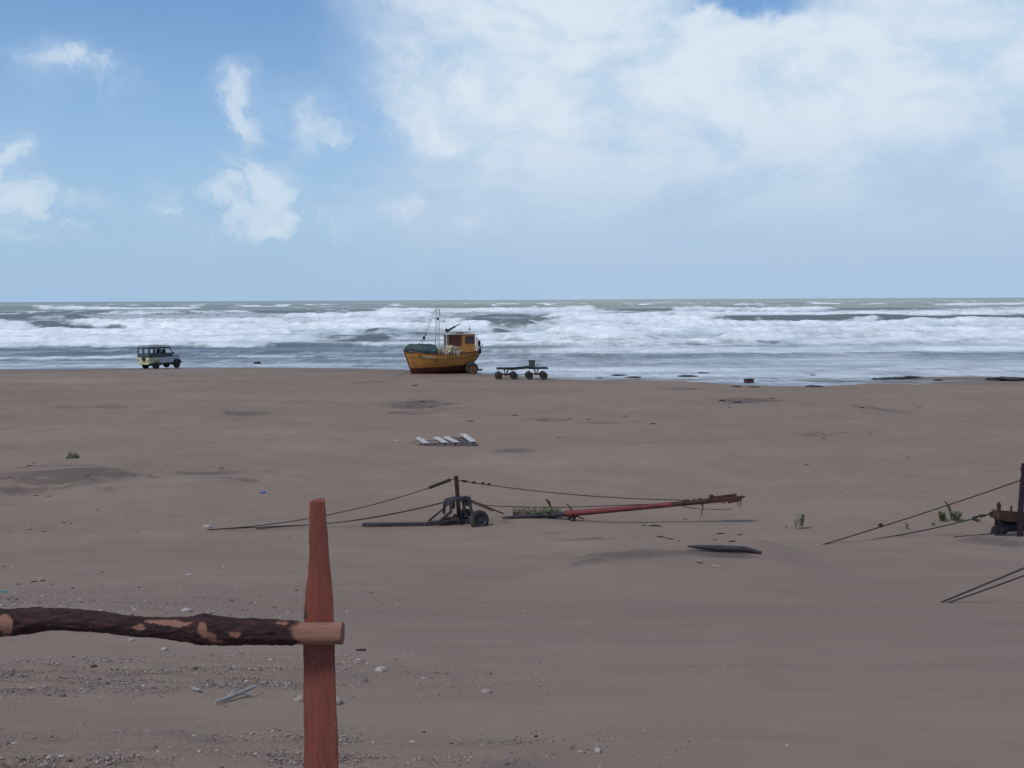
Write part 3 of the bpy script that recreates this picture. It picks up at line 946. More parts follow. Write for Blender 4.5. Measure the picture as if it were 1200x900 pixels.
def build_rail():
    ctr = [(-330, 718, 15), (-60, 727, 15), (0, 729.5, 15.5), (16, 730, 15.2), (35, 727, 14), (60, 726, 12.6), (100, 727, 12), (150, 733, 11), (190, 736, 11.5), (215, 737.5, 13.5), (238, 737.5, 16.8), (258, 739, 16.2),
           (280, 740.3, 14.6), (320, 741, 14.2), (345, 742.0, 13.6), (352, 742.3, 13.8), (402, 742, 14)]
    xs = np.linspace(-330, 402, 420)
    cy = np.interp(xs, [c[0] for c in ctr], [c[1] for c in ctr])
    rr = np.interp(xs, [c[0] for c in ctr], [c[2] for c in ctr])
    k = np.hanning(9)
    cy[4:-4] = np.convolve(cy, k / k.sum(), 'valid')
    rr[4:-4] = np.convolve(rr, k / k.sum(), 'valid')
    na = 56
    # bare patches: px, angle (0 = facing the camera, + = towards the top), half length, half angle
    BARE = [(12, 10, 9, 48), (14, -15, 7, 30), (8, -62, 10, 18), (196, 58, 24, 20), (215, 46, 14, 16), (167, 14, 7, 15), (242, 22, 6, 26), (249, -5, 10, 18), (258, -28, 9, 12), (279, 8, 7, 12), (100, -74, 14, 7), (252, -66, 9, 9),
            (333, 70, 8, 14), (-40, 20, 12, 25)]
    V, bare = [], []
    YR = YF - 0.045
    for i, x in enumerate(xs):
        c = at_Y(x, cy[i], YR)
        for j in range(na):
            ang = -180 + 360 * j / na
            b_ = 0.0
            jx = x + 7 * (fbm(np.array(x / 9.0), np.array(ang / 24.0), 3) - 0.5)
            ja = ang + 22 * (fbm(np.array(x / 8.0 + 40), np.array(ang / 20.0), 3) - 0.5)
            for (bx, ba, hl, ha) in BARE:
                q = ((jx - bx) / hl) ** 2 + ((ja - ba) / ha) ** 2
                b_ = max(b_, float(sstep(1.15, 0.85, q)) if q > 0.85 else 1.0) if q < 1.15 else b_
            end = float(sstep(344, 350, jx + 4 * math.sin(math.radians(ang * 3))))
            b_ = max(b_, end)
            a = math.radians(ang)
            r = rr[i] * SCL
            t = x / 14.0
            ca, sa = math.cos(a) * 1.6 + 3, math.sin(a) * 1.6 + 3
            plate = fbm(np.array(t + ca * 2.1), np.array(sa * 2.4 + ca), 4)
            r *= 1 + (1 - b_) * (0.34 * (plate - 0.5) + 0.03) - 0.07 * b_
            V.append(c + Vector((0, -math.cos(a) * r, math.sin(a) * r)))
            bare.append(b_)
    V = np.array([tuple(v) for v in V])
    org = V[len(xs) // 2 * na].copy()
    i = np.arange((len(xs) - 1) * na)
    r_, c_ = i // na, i % na
    F = np.stack([r_ * na + c_, r_ * na + (c_ + 1) % na, (r_ + 1) * na + (c_ + 1) % na, (r_ + 1) * na + c_], 1)
    # close the sawn end
    ce = V[-na:].mean(0)
    V = np.vstack([V, ce[None, :] + np.array([[0.001, 0, 0]])])
    ci = len(V) - 1
    last = (len(xs) - 1) * na
    capf = np.array([[last + j, last + (j + 1) % na, ci, ci] for j in range(na)])
    bare.append(1.0)
    me_f = [tuple(f) for f in F] + [(a, b, c) for a, b, c, d in capf]
    me = bpy.data.meshes.new('fence_rail')
    me.from_pydata([tuple(v - org) for v in V], [], me_f)
    me.polygons.foreach_set('use_smooth', [True] * len(F) + [False] * na)
    at = me.attributes.new('bare', 'FLOAT', 'POINT')
    at.data.foreach_set('value', np.array(bare, dtype=np.float32))
    me.materials.append(BARK)
    o = bpy.data.objects.new('fence_rail', me)
    COL.objects.link(o)
    o.location = org
    tag(o, 'thick log rail with dark peeling bark and a bare sawn end', 'fence rail')


build_rail()

# ------------------------------------------------------------------ cables and winch gear in the sand
def sag_pts(a, b, sag, n=24):
    a, b = Vector(a), Vector(b)
    return [a.lerp(b, i / n) - Vector((0, 0, sag * 4 * (i / n) * (1 - i / n))) for i in range(n + 1)]


def cable(a, b, sag, r, label, name='cable', mat='cable', group=None):
    a = Vector(a)
    mb = MB()
    pts = [p - a for p in sag_pts(a, b, sag)]
    mb.tube(pts, r, 7)
    o = mb.build(name, M[mat], None, smooth=True)
    o.location = a
    return tag(o, label, 'cable', group)


YC = 25.4
yc_ground = on_ground(548, 616)
YC = yc_ground.y + 0.35
PXM = YC / FPX                              # metres per pixel at the cart


def cp(px, py, dy=0.0):
    return at_Y(px, py, YC + dy)


cart = empty('winch_cart', (cp(545, 614).x, YC, gz(cp(545, 614).x, YC)), label='rusty two-wheeled winch cart with a short upright post, half sunk in sand', cat='cart')


def add(mb, name, mat, root, **kw):
    off = root.matrix_basis.inverted() if root.parent is None else None
    if off is not None:
        mb.v = [tuple(off @ Vector(v)) for v in mb.v]
    if kw.pop('split', False):
        return mb.split(name, M[mat], root, **kw)
    return mb.build(name, M[mat], root, **kw)


bpy.context.view_layer.update()
mb = MB()
mb.bar(cp(534.6, 559), cp(538.5, 612), 0.098, 0.10, up=(0, 1, 0))
mb.box(cp(534.6, 558.4), (0.115, 0.115, 0.02))
add(mb, 'post', 'darkrust', cart, bevel=0.006)
mb = MB()                                    # two arched frames, one at either end of the axle
for dy, sx in ((-0.42, 0), (0.42, -8)):
    pts = [cp(528 + sx, 602, dy), cp(529 + sx, 592, dy), cp(530 + sx, 586, dy), cp(538 + sx, 584, dy), cp(548 + sx, 582.5, dy), cp(551 + sx, 588, dy), cp(552 + sx, 598, dy), cp(556 + sx, 606, dy)]
    for a, b in zip(pts[:-1], pts[1:]):
        mb.bar(a, b, 0.085, 0.07)
mb.bar(cp(530, 590, -0.42), cp(522, 588, 0.42), 0.08, 0.09)
mb.bar(cp(549, 586, -0.42), cp(541, 586, 0.42), 0.08, 0.09)
mb.box(cp(530, 590, -0.3), (0.13, 0.20, 0.22))
mb.box(cp(547.5, 587.5, -0.3), (0.17, 0.22, 0.20))
mb.bar(cp(551, 600, -0.35), cp(562, 609, -0.35), 0.06, 0.06)
mb.bar(cp(528, 600, -0.30), cp(513, 613, -0.30), 0.09, 0.07)
mb.bar(cp(531, 604, 0.1), cp(560, 609, 0.1), 0.10, 0.08)
add(mb, 'frame', 'ironblue', cart, bevel=0.006)
mb = MB()
mb.bar(cp(552, 612, -0.1), cp(500, 614.5, -0.1), 0.16, 0.15)
mb.bar(cp(500, 614.5, -0.1), cp(425, 615.5, -0.05), 0.13, 0.11)
add(mb, 'drawbar', 'ironblue', cart, bevel=0.006)
mb = MB()
mb.tube([cp(562, 609, -0.55), cp(545, 606.5, 0.55)], 0.035, 10)
add(mb, 'axle', 'darkrust', cart, smooth=True)
mb = MB()
mb.bar(cp(529, 588, -0.2), cp(503, 611, -0.2), 0.028, 0.028)
mb.bar(cp(529, 588, 0.2), cp(500, 612, 0.2), 0.028, 0.028)
mb.bar(cp(551, 586, -0.35), cp(590, 602, -0.3), 0.030, 0.030)
mb.bar(cp(551, 588, 0.3), cp(578, 599, 0.3), 0.024, 0.024)
add(mb, 'brace', 'darkrust', cart, split=True)


def wheel(root, c, axis, r, w, tyre='rubber', rim='ironblue', name='wheel', hub=True):
    ax = Vector(axis).normalized()
    t = MB()
    prof = [(-w / 2, r * 0.60), (-w / 2, r * 0.86), (-w * 0.40, r * 0.965), (-w * 0.2, r), (w * 0.2, r), (w * 0.40, r * 0.965), (w / 2, r * 0.86), (w / 2, r * 0.60)]
    t.lathe(c, ax, prof, 32, cap=False)
    to = add(t, name, tyre, root, smooth=True)
    k = MB()
    k.lathe(c, ax, [(-w * 0.52, r * 0.16), (-w * 0.52, r * 0.2), (-w * 0.30, r * 0.24), (-w * 0.34, r * 0.52), (-w * 0.51, r * 0.62), (w * 0.51, r * 0.62), (w * 0.34, r * 0.52), (w * 0.30, r * 0.24), (w * 0.54, r * 0.2), (w * 0.54, r * 0.1)], 24)
    off = root.matrix_basis.inverted()
    k.v = [tuple(off @ Vector(v)) for v in k.v]
    k.build('rim', M[rim], to, smooth=True)
    return to


axd = (cp(562, 609, -0.55) - cp(545, 606.5, 0.55))
wheel(cart, cp(561.5, 609.3, -0.55), axd + Vector((0.12, 0, 0)), 0.235, 0.16)
wheel(cart, cp(545, 606.5, 0.50), axd + Vector((0.12, 0, 0)), 0.225, 0.16)
mb = MB()                                    # rope drum under the post
mb.lathe(cp(532, 610, 0.0), (1, -0.2, 0.05), [(-0.22, 0.16), (-0.20, 0.16), (-0.19, 0.10), (0.19, 0.10), (0.20, 0.16), (0.22, 0.16)], 20)
add(mb, 'drum', 'darkrust', cart, smooth=True)

# cables of the centre cart
A0 = on_ground(243, 621.5)
A0 = A0 + Vector((0, 0, 0.02))
mid = cp(503, 571.5)
cable(A0, mid, 0.20, 0.012, 'long thin cable rising from the sand to the post of the winch cart')
mb = MB()
b0 = cp(503, 571.5)
b1 = cp(528, 562)
b2 = cp(534, 561)
mb.tube([Vector((0, 0, 0)), (b1 - b0)], [0.040, 0.040], 10)
mb.tube([(b1 - b0), (b2 - b0)], [0.010, 0.010], 6)
mb.tube([(b0 - b0) - (b1 - b0) * 0.18, Vector((0, 0, 0))], [0.016, 0.016], 6)
o = mb.build('turnbuckle', M['darkrust'], None, smooth=True)
o.location = b0
tag(o, 'thick dark tensioner sleeve on the upper cable left of the cart post', 'turnbuckle')
g1 = on_ground(300, 620.5) + Vector((0, 0, 0.02))
g2 = cp(395, 612.5)
mb = MB()
P = [Vector((0, 0, 0))] + [q - g1 for q in sag_pts(g2, cp(530, 586), 0.05, 12)]
mb.tube(P, [0.013] * 3 + [0.018] * (len(P) - 3), 7)
o = mb.build('cable', M['cable'], None, smooth=True)
o.location = g1
tag(o, 'lower thicker cable climbing from the sand to the frame of the winch cart', 'cable')
cable(A0 + Vector((0.05, 0.05, -0.01)), on_ground(372, 616) + Vector((0, 0, 0.03)), 0.0, 0.011, 'slack cable lying along the sand at the left, behind the red fence post')

# the long boom to the right of the cart
boom = empty('boom_pole', cp(735, 596), label='long red and rust-brown boom pole propped above the sand right of the cart', cat='pole')
bpy.context.view_layer.update()
mb = MB()
mb.tube([cp(588, 606.5), cp(610, 605.2), cp(630, 604), cp(662, 602.3)], [0.02, 0.045, 0.058, 0.066], 12)
add(mb, 'buried_end', 'ironblue', boom, smooth=True)
mb = MB()
mb.tube([cp(662, 602.3), cp(700, 599), cp(745, 595), cp(786, 591.3)], [0.075, 0.072, 0.066, 0.062], 14)
mb.tube([cp(664, 602.2), cp(671, 601.6)], [0.095, 0.095], 14)
add(mb, 'red_tube', 'redpipe', boom, smooth=True)
mb = MB()
mb.tube([cp(785, 591.4), cp(815, 588.4), cp(840, 585.8)], [0.060, 0.066, 0.07], 12)
mb.bar(cp(830, 587.5, -0.07), cp(869, 584.2, -0.07), 0.05, 0.10)
mb.bar(cp(832, 583.8, 0.06), cp(863, 579.8, 0.06), 0.045, 0.06)
mb.bar(cp(838, 586, 0.0), cp(871, 582.2, 0.0), 0.10, 0.05)
mb.bar(cp(853, 588.0, -0.02), cp(868, 584.8, -0.02), 0.16, 0.06)
mb.bar(cp(866, 582.2, 0.0), cp(873.5, 582.0, 0.0), 0.03, 0.03)
for px in (806, 813, 820):
    mb.box(cp(px, 586.3 - (px - 806) * 0.1), (0.04, 0.05, 0.06))
mb.lathe(cp(834, 582.6), (0, 1, 0), [(-0.05, 0.04), (-0.05, 0.065), (0.05, 0.065), (0.05, 0.04)], 14)
add(mb, 'rusty_head', 'rust', boom, bevel=0.004)
mb = MB()
mb.bar(cp(676, 602, 0.0), cp(670, 612, -0.1), 0.06, 0.05)
mb.bar(cp(672, 605, 0.05), cp(661, 611, 0.2), 0.035, 0.035)
mb.bar(cp(671, 603, 0.05), cp(684, 608, 0.2), 0.05, 0.03)
add(mb, 'prop_leg', 'darkrust', boom)
mb = MB()
mb.tube([cp(800, 593.5), cp(818, 596.2), cp(840, 597), cp(856, 596.8), cp(858, 594.8)], 0.012, 7)
mb.tube([cp(838, 584), cp(850, 590.5)], 0.010, 6)
add(mb, 'rod', 'rope', boom, smooth=True)
mb = MB()
mb.tube([cp(822, 589), cp(823.5, 595), cp(822, 602), cp(821, 605)], [0.03, 0.022, 0.02, 0.008], 7)
mb.tube([cp(824, 589), cp(823.5, 594), cp(822.6, 598)], 0.012, 6)
mb.tube([cp(864.5, 586), cp(864.8, 591), cp(866.5, 594.4), cp(868.2, 590), cp(868.4, 586)], 0.011, 6)
add(mb, 'rope_loop', 'rope', boom, smooth=True, split=True)
mb = MB()
c0 = cp(537, 563)
P = [q - c0 for q in sag_pts(cp(537, 563), cp(800, 586), 0.10, 30)] + [cp(824, 586.5) - c0]
mb.tube(P, 0.011, 7)
o = mb.build('cable', M['cable'], None, smooth=True)
o.location = c0
tag(o, 'upper cable running from the top of the cart post to the boom head', 'cable')
mb = MB()
for a, b in (((540, 563.2), (549, 564.6)), ((553, 565.2), (558, 565.6)), ((564, 566.2), (568, 566.7)), ((571, 567), (575, 567.4))):
    mb.tube([cp(*a) - c0, cp((a[0] + b[0]) / 2, (a[1] + b[1]) / 2) - c0, cp(*b) - c0], [0.016, 0.034, 0.016], 8)
for o in mb.split('shackle', M['darkrust'], None, smooth=True):
    o.location = c0
    tag(o, 'small dark clamp on the upper cable just right of the cart post top', 'shackle', 'clamps on the upper cable by the cart post')
mb = MB()
c0 = cp(551, 586)
P = [Vector((0, 0, 0)), cp(568, 592) - c0] + [q - c0 for q in sag_pts(cp(570, 592.3), cp(690, 593.6), 0.03, 10)] + [cp(790, 589.6) - c0]
mb.tube(P, 0.011, 7)
o = mb.build('cable', M['cable'], None, smooth=True)
o.location = c0
tag(o, 'lower cable running from the cart frame along the top of the red boom', 'cable')

# ------------------------------------------------------------------ gear at the right edge
gr_ = on_ground(1180, 628)
YR2 = gr_.y


def rp(px, py, dy=0.0):
    return at_Y(px, py, YR2 + dy)


rc = empty('anchor_winch', rp(1180, 628), label='rusty winch block with cable eye beside the purple post at right', cat='winch')
bpy.context.view_layer.update()
mb = MB()
mb.bar(rp(1166, 603, -0.1), rp(1230, 611, 0.1), 0.30, 0.19)
mb.bar(rp(1168, 599, -0.16), rp(1230, 605, 0.04), 0.06, 0.06)
mb.box(rp(1170.5, 594), (0.07, 0.07, 0.16))
mb.box(rp(1170.5, 590.5), (0.05, 0.05, 0.08))
mb.box(rp(1185, 596), (0.04, 0.04, 0.12))
mb.bar(rp(1166.5, 604), rp(1168, 618), 0.05, 0.04, up=(0, 1, 0))
add(mb, 'frame', 'rust', rc, bevel=0.008)
mb = MB()
mb.lathe(rp(1186, 617, 0.1), (1, 0.15, 0), [(-0.36, 0.12), (-0.34, 0.17), (-0.2, 0.17), (-0.18, 0.12), (0.6, 0.12), (0.62, 0.17), (0.7, 0.17)], 20)
add(mb, 'drum', 'ironblue', rc, smooth=True)
mb = MB()
mb.bar(rp(1177, 607), rp(1179, 622), 0.12, 0.05, up=(0, 1, 0))
mb.bar(rp(1204, 607), rp(1206, 626), 0.12, 0.05, up=(0, 1, 0))
mb.bar(rp(1167, 618), rp(1164, 626), 0.16, 0.05, up=(0, 1, 0))
add(mb, 'leg', 'ironblue', rc, bevel=0.005, split=True)
pp = empty('steel_post', rp(1195.5, 635, -0.35), label='upright purple-brown steel post at the right edge of the picture', cat='post')
bpy.context.view_layer.update()
mb = MB()
mb.bar(rp(1199.5, 543, -0.35), rp(1199, 560, -0.35), 0.075, 0.075, up=(0, 1, 0))
mb.bar(rp(1199, 560, -0.35), rp(1195.8, 600, -0.35), 0.095, 0.095, up=(0, 1, 0))
mb.bar(rp(1195.8, 599, -0.35), rp(1195, 638, -0.35), 0.105, 0.10, up=(0, 1, 0))
add(mb, 'shaft', 'purple', pp, bevel=0.008)
mb = MB()
mb.bar(rp(1196, 549.5, -0.35), rp(1206, 549.5, -0.35), 0.04, 0.04)
add(mb, 'peg', 'darkrust', pp)
gA = on_ground(958, 638.5)
gB = on_ground(992, 635)
cable(gA - Vector((0, 0, 0.03)), rp(1197, 562.5, -0.35), 0.03, 0.014, 'upper taut cable from the sand to the purple post at right')
mb = MB()
kn = gA.lerp(rp(1197, 562.5, -0.35), 0.297)
mb.tube([Vector((-0.05, 0, -0.015)), Vector((0, 0, 0)), Vector((0.05, 0, 0.015))], [0.015, 0.042, 0.015], 8)
o = mb.build('shackle', M['darkrust'], None, smooth=True)
o.location = kn
tag(o, 'small dark clamp on the upper cable right of the shrub', 'shackle')
cable(gB - Vector((0, 0, 0.03)), rp(1146, 606.5), 0.05, 0.014, 'lower taut cable from the sand to the rusty winch block at right')
mb = MB()
c0 = rp(1140, 607.5)
for a, b, r in (((1140, 606.5), (1148, 604.3), 0.020), ((1140.5, 609.3), (1147, 609.5), 0.020), ((1140, 606.5), (1140.5, 609.3), .022), ((1148, 604.5), (1154, 604), 0.034), ((1154, 604), (1160, 602.6), 0.018), ((1160, 601), (1166, 600), .022), ((1160, 604), (1166, 603), .022), ((1160, 601), (1160, 604), .02)):
    mb.tube([rp(*a) - c0, rp(*b) - c0], r, 8)
o = mb.build('shackle', M['darkrust'], None, smooth=True)
o.location = c0
tag(o, 'chain links and turnbuckle joining the lower cable to the winch block', 'shackle')
gC = on_ground(1118, 630)
cable(gC + Vector((0, 0, 0.01)), rp(1172, 624.5), 0.0, 0.012, 'short cable lying on sand under the winch block at right')

# nearer pair of cables, lower right
qa = on_ground(1099, 706)
YQ = qa.y
cable(qa - Vector((0, 0, 0.02)), at_Y(1330, 612, YQ - 0.6), 0.0, 0.0135, 'near cable at lower right running out of the sand, upper of its pair')
cable(qa + Vector((0.03, -0.03, -0.03)), at_Y(1330, 624, YQ - 0.9), 0.02, 0.011, 'near cable at lower right running out of the sand, thinner and lower')

# half buried pipe in the hollow
pa, pb = on_ground(808, 640.5), on_ground(900, 643)
mb = MB()
pz = max(pa.z, pb.z)
YP = on_ground(840, 646).y - 0.05
Pq = [at_Y(806, 640, YP), at_Y(818, 641.0, YP), at_Y(840, 642.4, YP), at_Y(866, 643.0, YP), at_Y(876, 644.0, YP), at_Y(892, 648, YP)]
c0 = Pq[2]
mb.tube([q - c0 for q in Pq], [0.015, 0.035, 0.055, 0.055, 0.048, 0.03], 14)
o = mb.build('buried_pipe', M['ironblue'], None, smooth=True)
o.location = c0
tag(o, 'dark half-buried pipe lying in the hollow right of centre', 'pipe')

# ------------------------------------------------------------------ the fishing boat
bg_ = on_ground(520, 438.6)
boat = empty('fishing_boat', (0, 0, 0), label='small orange fishing boat with wheelhouse and red bottom on the beach', cat='boat')
YB = bg_.y + 0.9
BX = at_Y(517.6, 438, YB).x
BPXM = FPX / YB
BZ = at_Y(517.6, 438.8, YB).z
PSI = R(18)
boat.location = (BX, YB, BZ)
boat.rotation_euler = (0, 0, math.pi + PSI)
bpy.context.view_layer.update()
BW = boat.matrix_basis.copy()
# stations: x, keel height, half breadth at the sheer, sheer height, fullness, paint line, rake at the top
ST = [(-3.10, 1.20, 0.86, 1.96, 2.2, 1.34, -0.10), (-2.80, 0.88, 0.95, 1.93, 2.2, 1.14, -0.06), (-2.45, 0.46, 1.03, 1.90, 2.3, 0.98, -0.02), (-2.05, 0.10, 1.10, 1.87, 2.4, 0.88, 0), (-1.5, 0.0, 1.16, 1.84, 2.5, 0.82, 0),
      (-0.7, 0.0, 1.21, 1.80, 2.5, 0.76, 0), (0.2, 0.0, 1.20, 1.80, 2.4, 0.70, 0), (1.0, 0.0, 1.08, 1.84, 2.1, 0.66, 0.02), (1.6, 0.0, 0.90, 1.90, 1.8, 0.63, 0.06), (2.05, 0.0, 0.68, 1.96, 1.5, 0.62, 0.16),
      (2.35, 0.02, 0.44, 2.01, 1.3, 0.62, 0.34), (2.52, 0.05, 0.20, 2.05, 1.2, 0.62, 0.50), (2.60, 0.08, 0.035, 2.08, 1.0, 0.62, 0.60)]


def hull_pt(st, s, side, inset=0.0):
    x, zk, b, zs, p, zp, rk = st
    s = min(max(s, 0.0), 1.0)
    z = zk + (zs - zk) * s
    y = b * (1 - (1 - s) ** p) * (0.90 + 0.10 * s)
    y = max(y - inset, 0.0)
    return Vector((x + rk * s ** 1.2, side * y, z))


def s_of(st, z):
    return min(max((z - st[1]) / (st[3] - st[1]), 0.0), 1.0)


def band(s0f, s1f, n=8, inset=0.0):
    mb = MB()
    for side in (1, -1):
        rows = []
        for st in ST:
            a, b = s0f(st), s1f(st)
            rows.append([hull_pt(st, a + (b - a) * k / n, side, inset) for k in range(n + 1)])
        mb.grid(rows if side == 1 else [list(reversed(r)) for r in rows])
    return mb


up = band(lambda s: s_of(s, s[5]), lambda s: 1.0, 10)
ins = band(lambda s: s_of(s, 1.45), lambda s: 1.0, 4, 0.06)
ins.f = [tuple(reversed(f)) for f in ins.f]
up.add(ins.v, ins.f)
for side in (1, -1):                         # capping between the outer skin and the inner
    rows = [[hull_pt(st, 1.0, side), hull_pt(st, 1.0, side, 0.06)] for st in ST]
    up.grid(rows)
tr = [hull_pt(ST[0], s_of(ST[0], 1.30) + (1 - s_of(ST[0], 1.30)) * k / 8, 1) for k in range(9)]
tl = [hull_pt(ST[0], s_of(ST[0], 1.30) + (1 - s_of(ST[0], 1.30)) * k / 8, -1) for k in range(9)]
up.grid([tr, tl])
up.build('hull', M['orange'], boat, smooth=True)
lo = band(lambda s: 0.0, lambda s: s_of(s, s[5]), 8)
lo.build('bottom', M['boot'], boat, smooth=True)
dk = MB()
dk.grid([[hull_pt(st, s_of(st, 1.47), 1, 0.04), hull_pt(st, s_of(st, 1.47), -1, 0.04)] for st in ST])
dk.build('deck', M['deck'], boat)
st_ = MB()
st_.tube([Vector((2.58, 0, 0.0)), Vector((2.68, 0, 0.5)), Vector((2.95, 0, 1.3)), Vector((3.26, 0, 2.2))], [0.07, 0.065, 0.06, 0.055], 8)
st_.bar((2.62, 0, 0.02), (-2.1, 0, 0.02), 0.10, 0.12)
st_.build('stem_post', M['trim'], boat)
rl = MB()
for side in (1, -1):
    rl.tube([hull_pt(st, 0.985, side) + Vector((0, side * 0.02, 0.02)) for st in ST], 0.045, 6)
    rl.tube([hull_pt(st, 0.76, side) + Vector((0, side * 0.012, 0)) for st in ST[:-1]], 0.022, 6)
rl.build('rubbing_strake', M['brown'], boat, smooth=True)

# name on the port bow: only its colours and bulk can be made out
def bow_text(body, x0, size, mat, s=0.80, dz=0.0):
    cu = bpy.data.curves.new('lettering', 'FONT')
    cu.body = body
    cu.size = size
    cu.extrude = 0.006
    tmp = bpy.data.objects.new('lettering', cu)
    COL.objects.link(tmp)
    bpy.context.view_layer.update()
    me = bpy.data.meshes.new_from_object(tmp.evaluated_get(bpy.context.evaluated_depsgraph_get()))
    bpy.data.objects.remove(tmp)
    me.materials.clear()
    me.materials.append(M[mat])
    o = bpy.data.objects.new('lettering', me)
    COL.objects.link(o)
    o.parent = boat

    def p_at(x, sv):
        ks = [k[0] + k[6] * sv ** 1.2 for k in ST]
        for a in range(len(ST) - 1):
            if ks[a] <= x <= ks[a + 1]:
                t = (x - ks[a]) / (ks[a + 1] - ks[a])
                return hull_pt(ST[a], sv, 1).lerp(hull_pt(ST[a + 1], sv, 1), t)
        return hull_pt(ST[-1], sv, 1)
    a, b, c = p_at(x0, s), p_at(x0 - 0.5, s), p_at(x0 - 0.25, s + 0.12)
    xx = (b - a).normalized()
    nn = xx.cross((c - a)).normalized()
    if nn.y < 0:
        nn = -nn
    yy = nn.cross(xx).normalized()
    mm = Matrix((xx, yy, nn)).transposed().to_4x4()
    mm.translation = a + nn * 0.028 + Vector((0, 0, dz))
    o.matrix_basis = mm


bow_text('M', 2.10, 0.32, 'letter_k', 0.79)
bow_text('H', 1.86, 0.30, 'letter_w', 0.79)
bow_text('ROSITA', 1.62, 0.27, 'letter_w', 0.78)

# wheelhouse
cab = MB()
CX0, CX1, CYW = -2.74, -0.42, 0.76
ZD, ZW0, ZW1, ZR = 1.47, 2.62, 3.22, 3.38
for y in (CYW, -CYW):
    cab.box(((CX0 + CX1) / 2, y, (ZD + ZW0) / 2), (CX1 - CX0, 0.05, ZW0 - ZD))
    cab.box(((CX0 + CX1) / 2, y, (ZW1 + ZR) / 2), (CX1 - CX0, 0.05, ZR - ZW1))
    for x, w in ((CX0 + 0.05, 0.10), (-1.72, 0.36), (-0.98, 0.05), (CX1 - 0.04, 0.08)):
        cab.box((x, y, (ZW0 + ZW1) / 2), (w, 0.05, ZW1 - ZW0 - 0.004))
for x in (CX0 + 0.03, CX1 - 0.03):
    cab.box((x, 0, (ZD + ZW0) / 2), (0.05, 2 * CYW - 0.056, ZW0 - ZD))
    cab.box((x, 0, (ZW1 + ZR) / 2), (0.05, 2 * CYW - 0.056, ZR - ZW1))
    for y in (-0.66, 0.0, 0.66):
        cab.box((x, y, (ZW0 + ZW1) / 2), (0.05, 0.07, ZW1 - ZW0 - 0.004))
ch = cab.build('wheelhouse', M['orange'], boat, bevel=0.008)
bp_ = MB()
for y in (CYW + 0.028, -CYW - 0.028):
    for z0, z1 in ((ZW0 - 0.22, ZW0), (ZW1, ZR)):
        bp_.box(((-1.56 + CX1) / 2, y, (z0 + z1) / 2), (CX1 + 1.56, 0.012, z1 - z0 - 0.004))
    for x, w in ((-1.53, 0.07), (-0.98, 0.06), (CX1 - 0.035, 0.075)):
        bp_.box((x, y, (ZW0 + ZW1) / 2), (w, 0.012, ZW1 - ZW0 - 0.004))
for z0, z1 in ((ZW0 - 0.22, ZW0), (ZW1, ZR)):
    bp_.box((CX1 + 0.004, 0, (z0 + z1) / 2), (0.012, 2 * CYW, z1 - z0 - 0.004))
bp_.build('window_surround', M['brown'], ch)
for x, w, mt in ((-2.27, 0.78, 'glass'), (-1.26, 0.50, 'brown'), (-0.73, 0.42, 'brown')):
    for y in (CYW, -CYW):
        g = MB()
        g.box((x, y - 0.012 * (1 if y > 0 else -1), (ZW0 + ZW1) / 2), (w, 0.012, ZW1 - ZW0 + 0.01))
        wo = g.build('window', M[mt], ch)
        fr = MB()
        yy = y + 0.034 * (1 if y > 0 else -1)
        o4 = [(-1, -1), (1, -1), (1, 1), (-1, 1)]
        zc, hz = (ZW0 + ZW1) / 2, (ZW1 - ZW0) / 2
        fr.grid([[Vector((x + a * (w / 2 + 0.012), yy, zc + c * (hz + 0.01))) for a, c in o4], [Vector((x + a * (w / 2 - 0.035), yy, zc + c * (hz - 0.035))) for a, c in o4]], close=True)
        fr.build('frame', M['trim'], wo, solid=0.012)
g = MB()
g.box((CX1 - 0.02, 0.33, (ZW0 + ZW1) / 2), (0.012, 0.58, ZW1 - ZW0 + 0.01))
g.build('window', M['brown'], ch)
g = MB()
g.box((CX1 - 0.02, -0.33, (ZW0 + ZW1) / 2), (0.012, 0.58, ZW1 - ZW0 + 0.01))
g.build('window', M['brown'], ch)
rf = MB()
rf.box(((CX0 + CX1) / 2, 0, ZR + 0.03), (CX1 - CX0 + 0.16, 2 * CYW + 0.16, 0.06))
ro = rf.build('roof', M['white'], ch, bevel=0.02)
rr = MB()
for y in (0.70, -0.70):
    rr.tube([(CX0 + 0.1, y, ZR + 0.22), (CX1 - 0.1, y, ZR + 0.22)], 0.035, 6)
    for x in np.linspace(CX0 + 0.1, CX1 - 0.1, 6):
        rr.tube([(x, y, ZR + 0.05), (x, y, ZR + 0.20)], 0.016, 6)
rr.build('roof_rail', M['white'], ch)
cl = MB()
cl.lathe((-1.30, 0.5, ZR + 0.13), (0, 1, 0.1), [(-0.12, 0.05), (-0.10, 0.12), (0.10, 0.12), (0.12, 0.05)], 12)
cl.box((-1.62, 0.45, ZR + 0.12), (0.26, 0.30, 0.16))
cl.build('roof_locker', M['trim'], ch, bevel=0.01)
lf = MB()
for x in (-2.0, -1.0):
    lf.lathe((x, 0.1, ZR + 0.16), (1, 0, 0), [(-0.3, 0.06), (-0.25, 0.12), (0.25, 0.12), (0.3, 0.06)], 12)
lf.split('raft_canister', M['white'], ch, smooth=True)
an = MB()
an.tube([(-2.40, 0.35, ZR + 0.06), (-2.40, 0.35, ZR + 0.78)], [0.022, 0.014], 6)
an.tube([(-2.40, 0.62, ZR + 0.40), (-2.40, 0.35, ZR + 0.40), (-2.40, 0.10, ZR + 0.44)], 0.014, 6)
an.lathe((-2.40, 0.35, ZR + 0.36), (0, 0, 1), [(0, 0.03), (0.02, 0.07), (0.12, 0.07), (0.14, 0.03)], 10)
an.build('aerial', M['black'], ch)

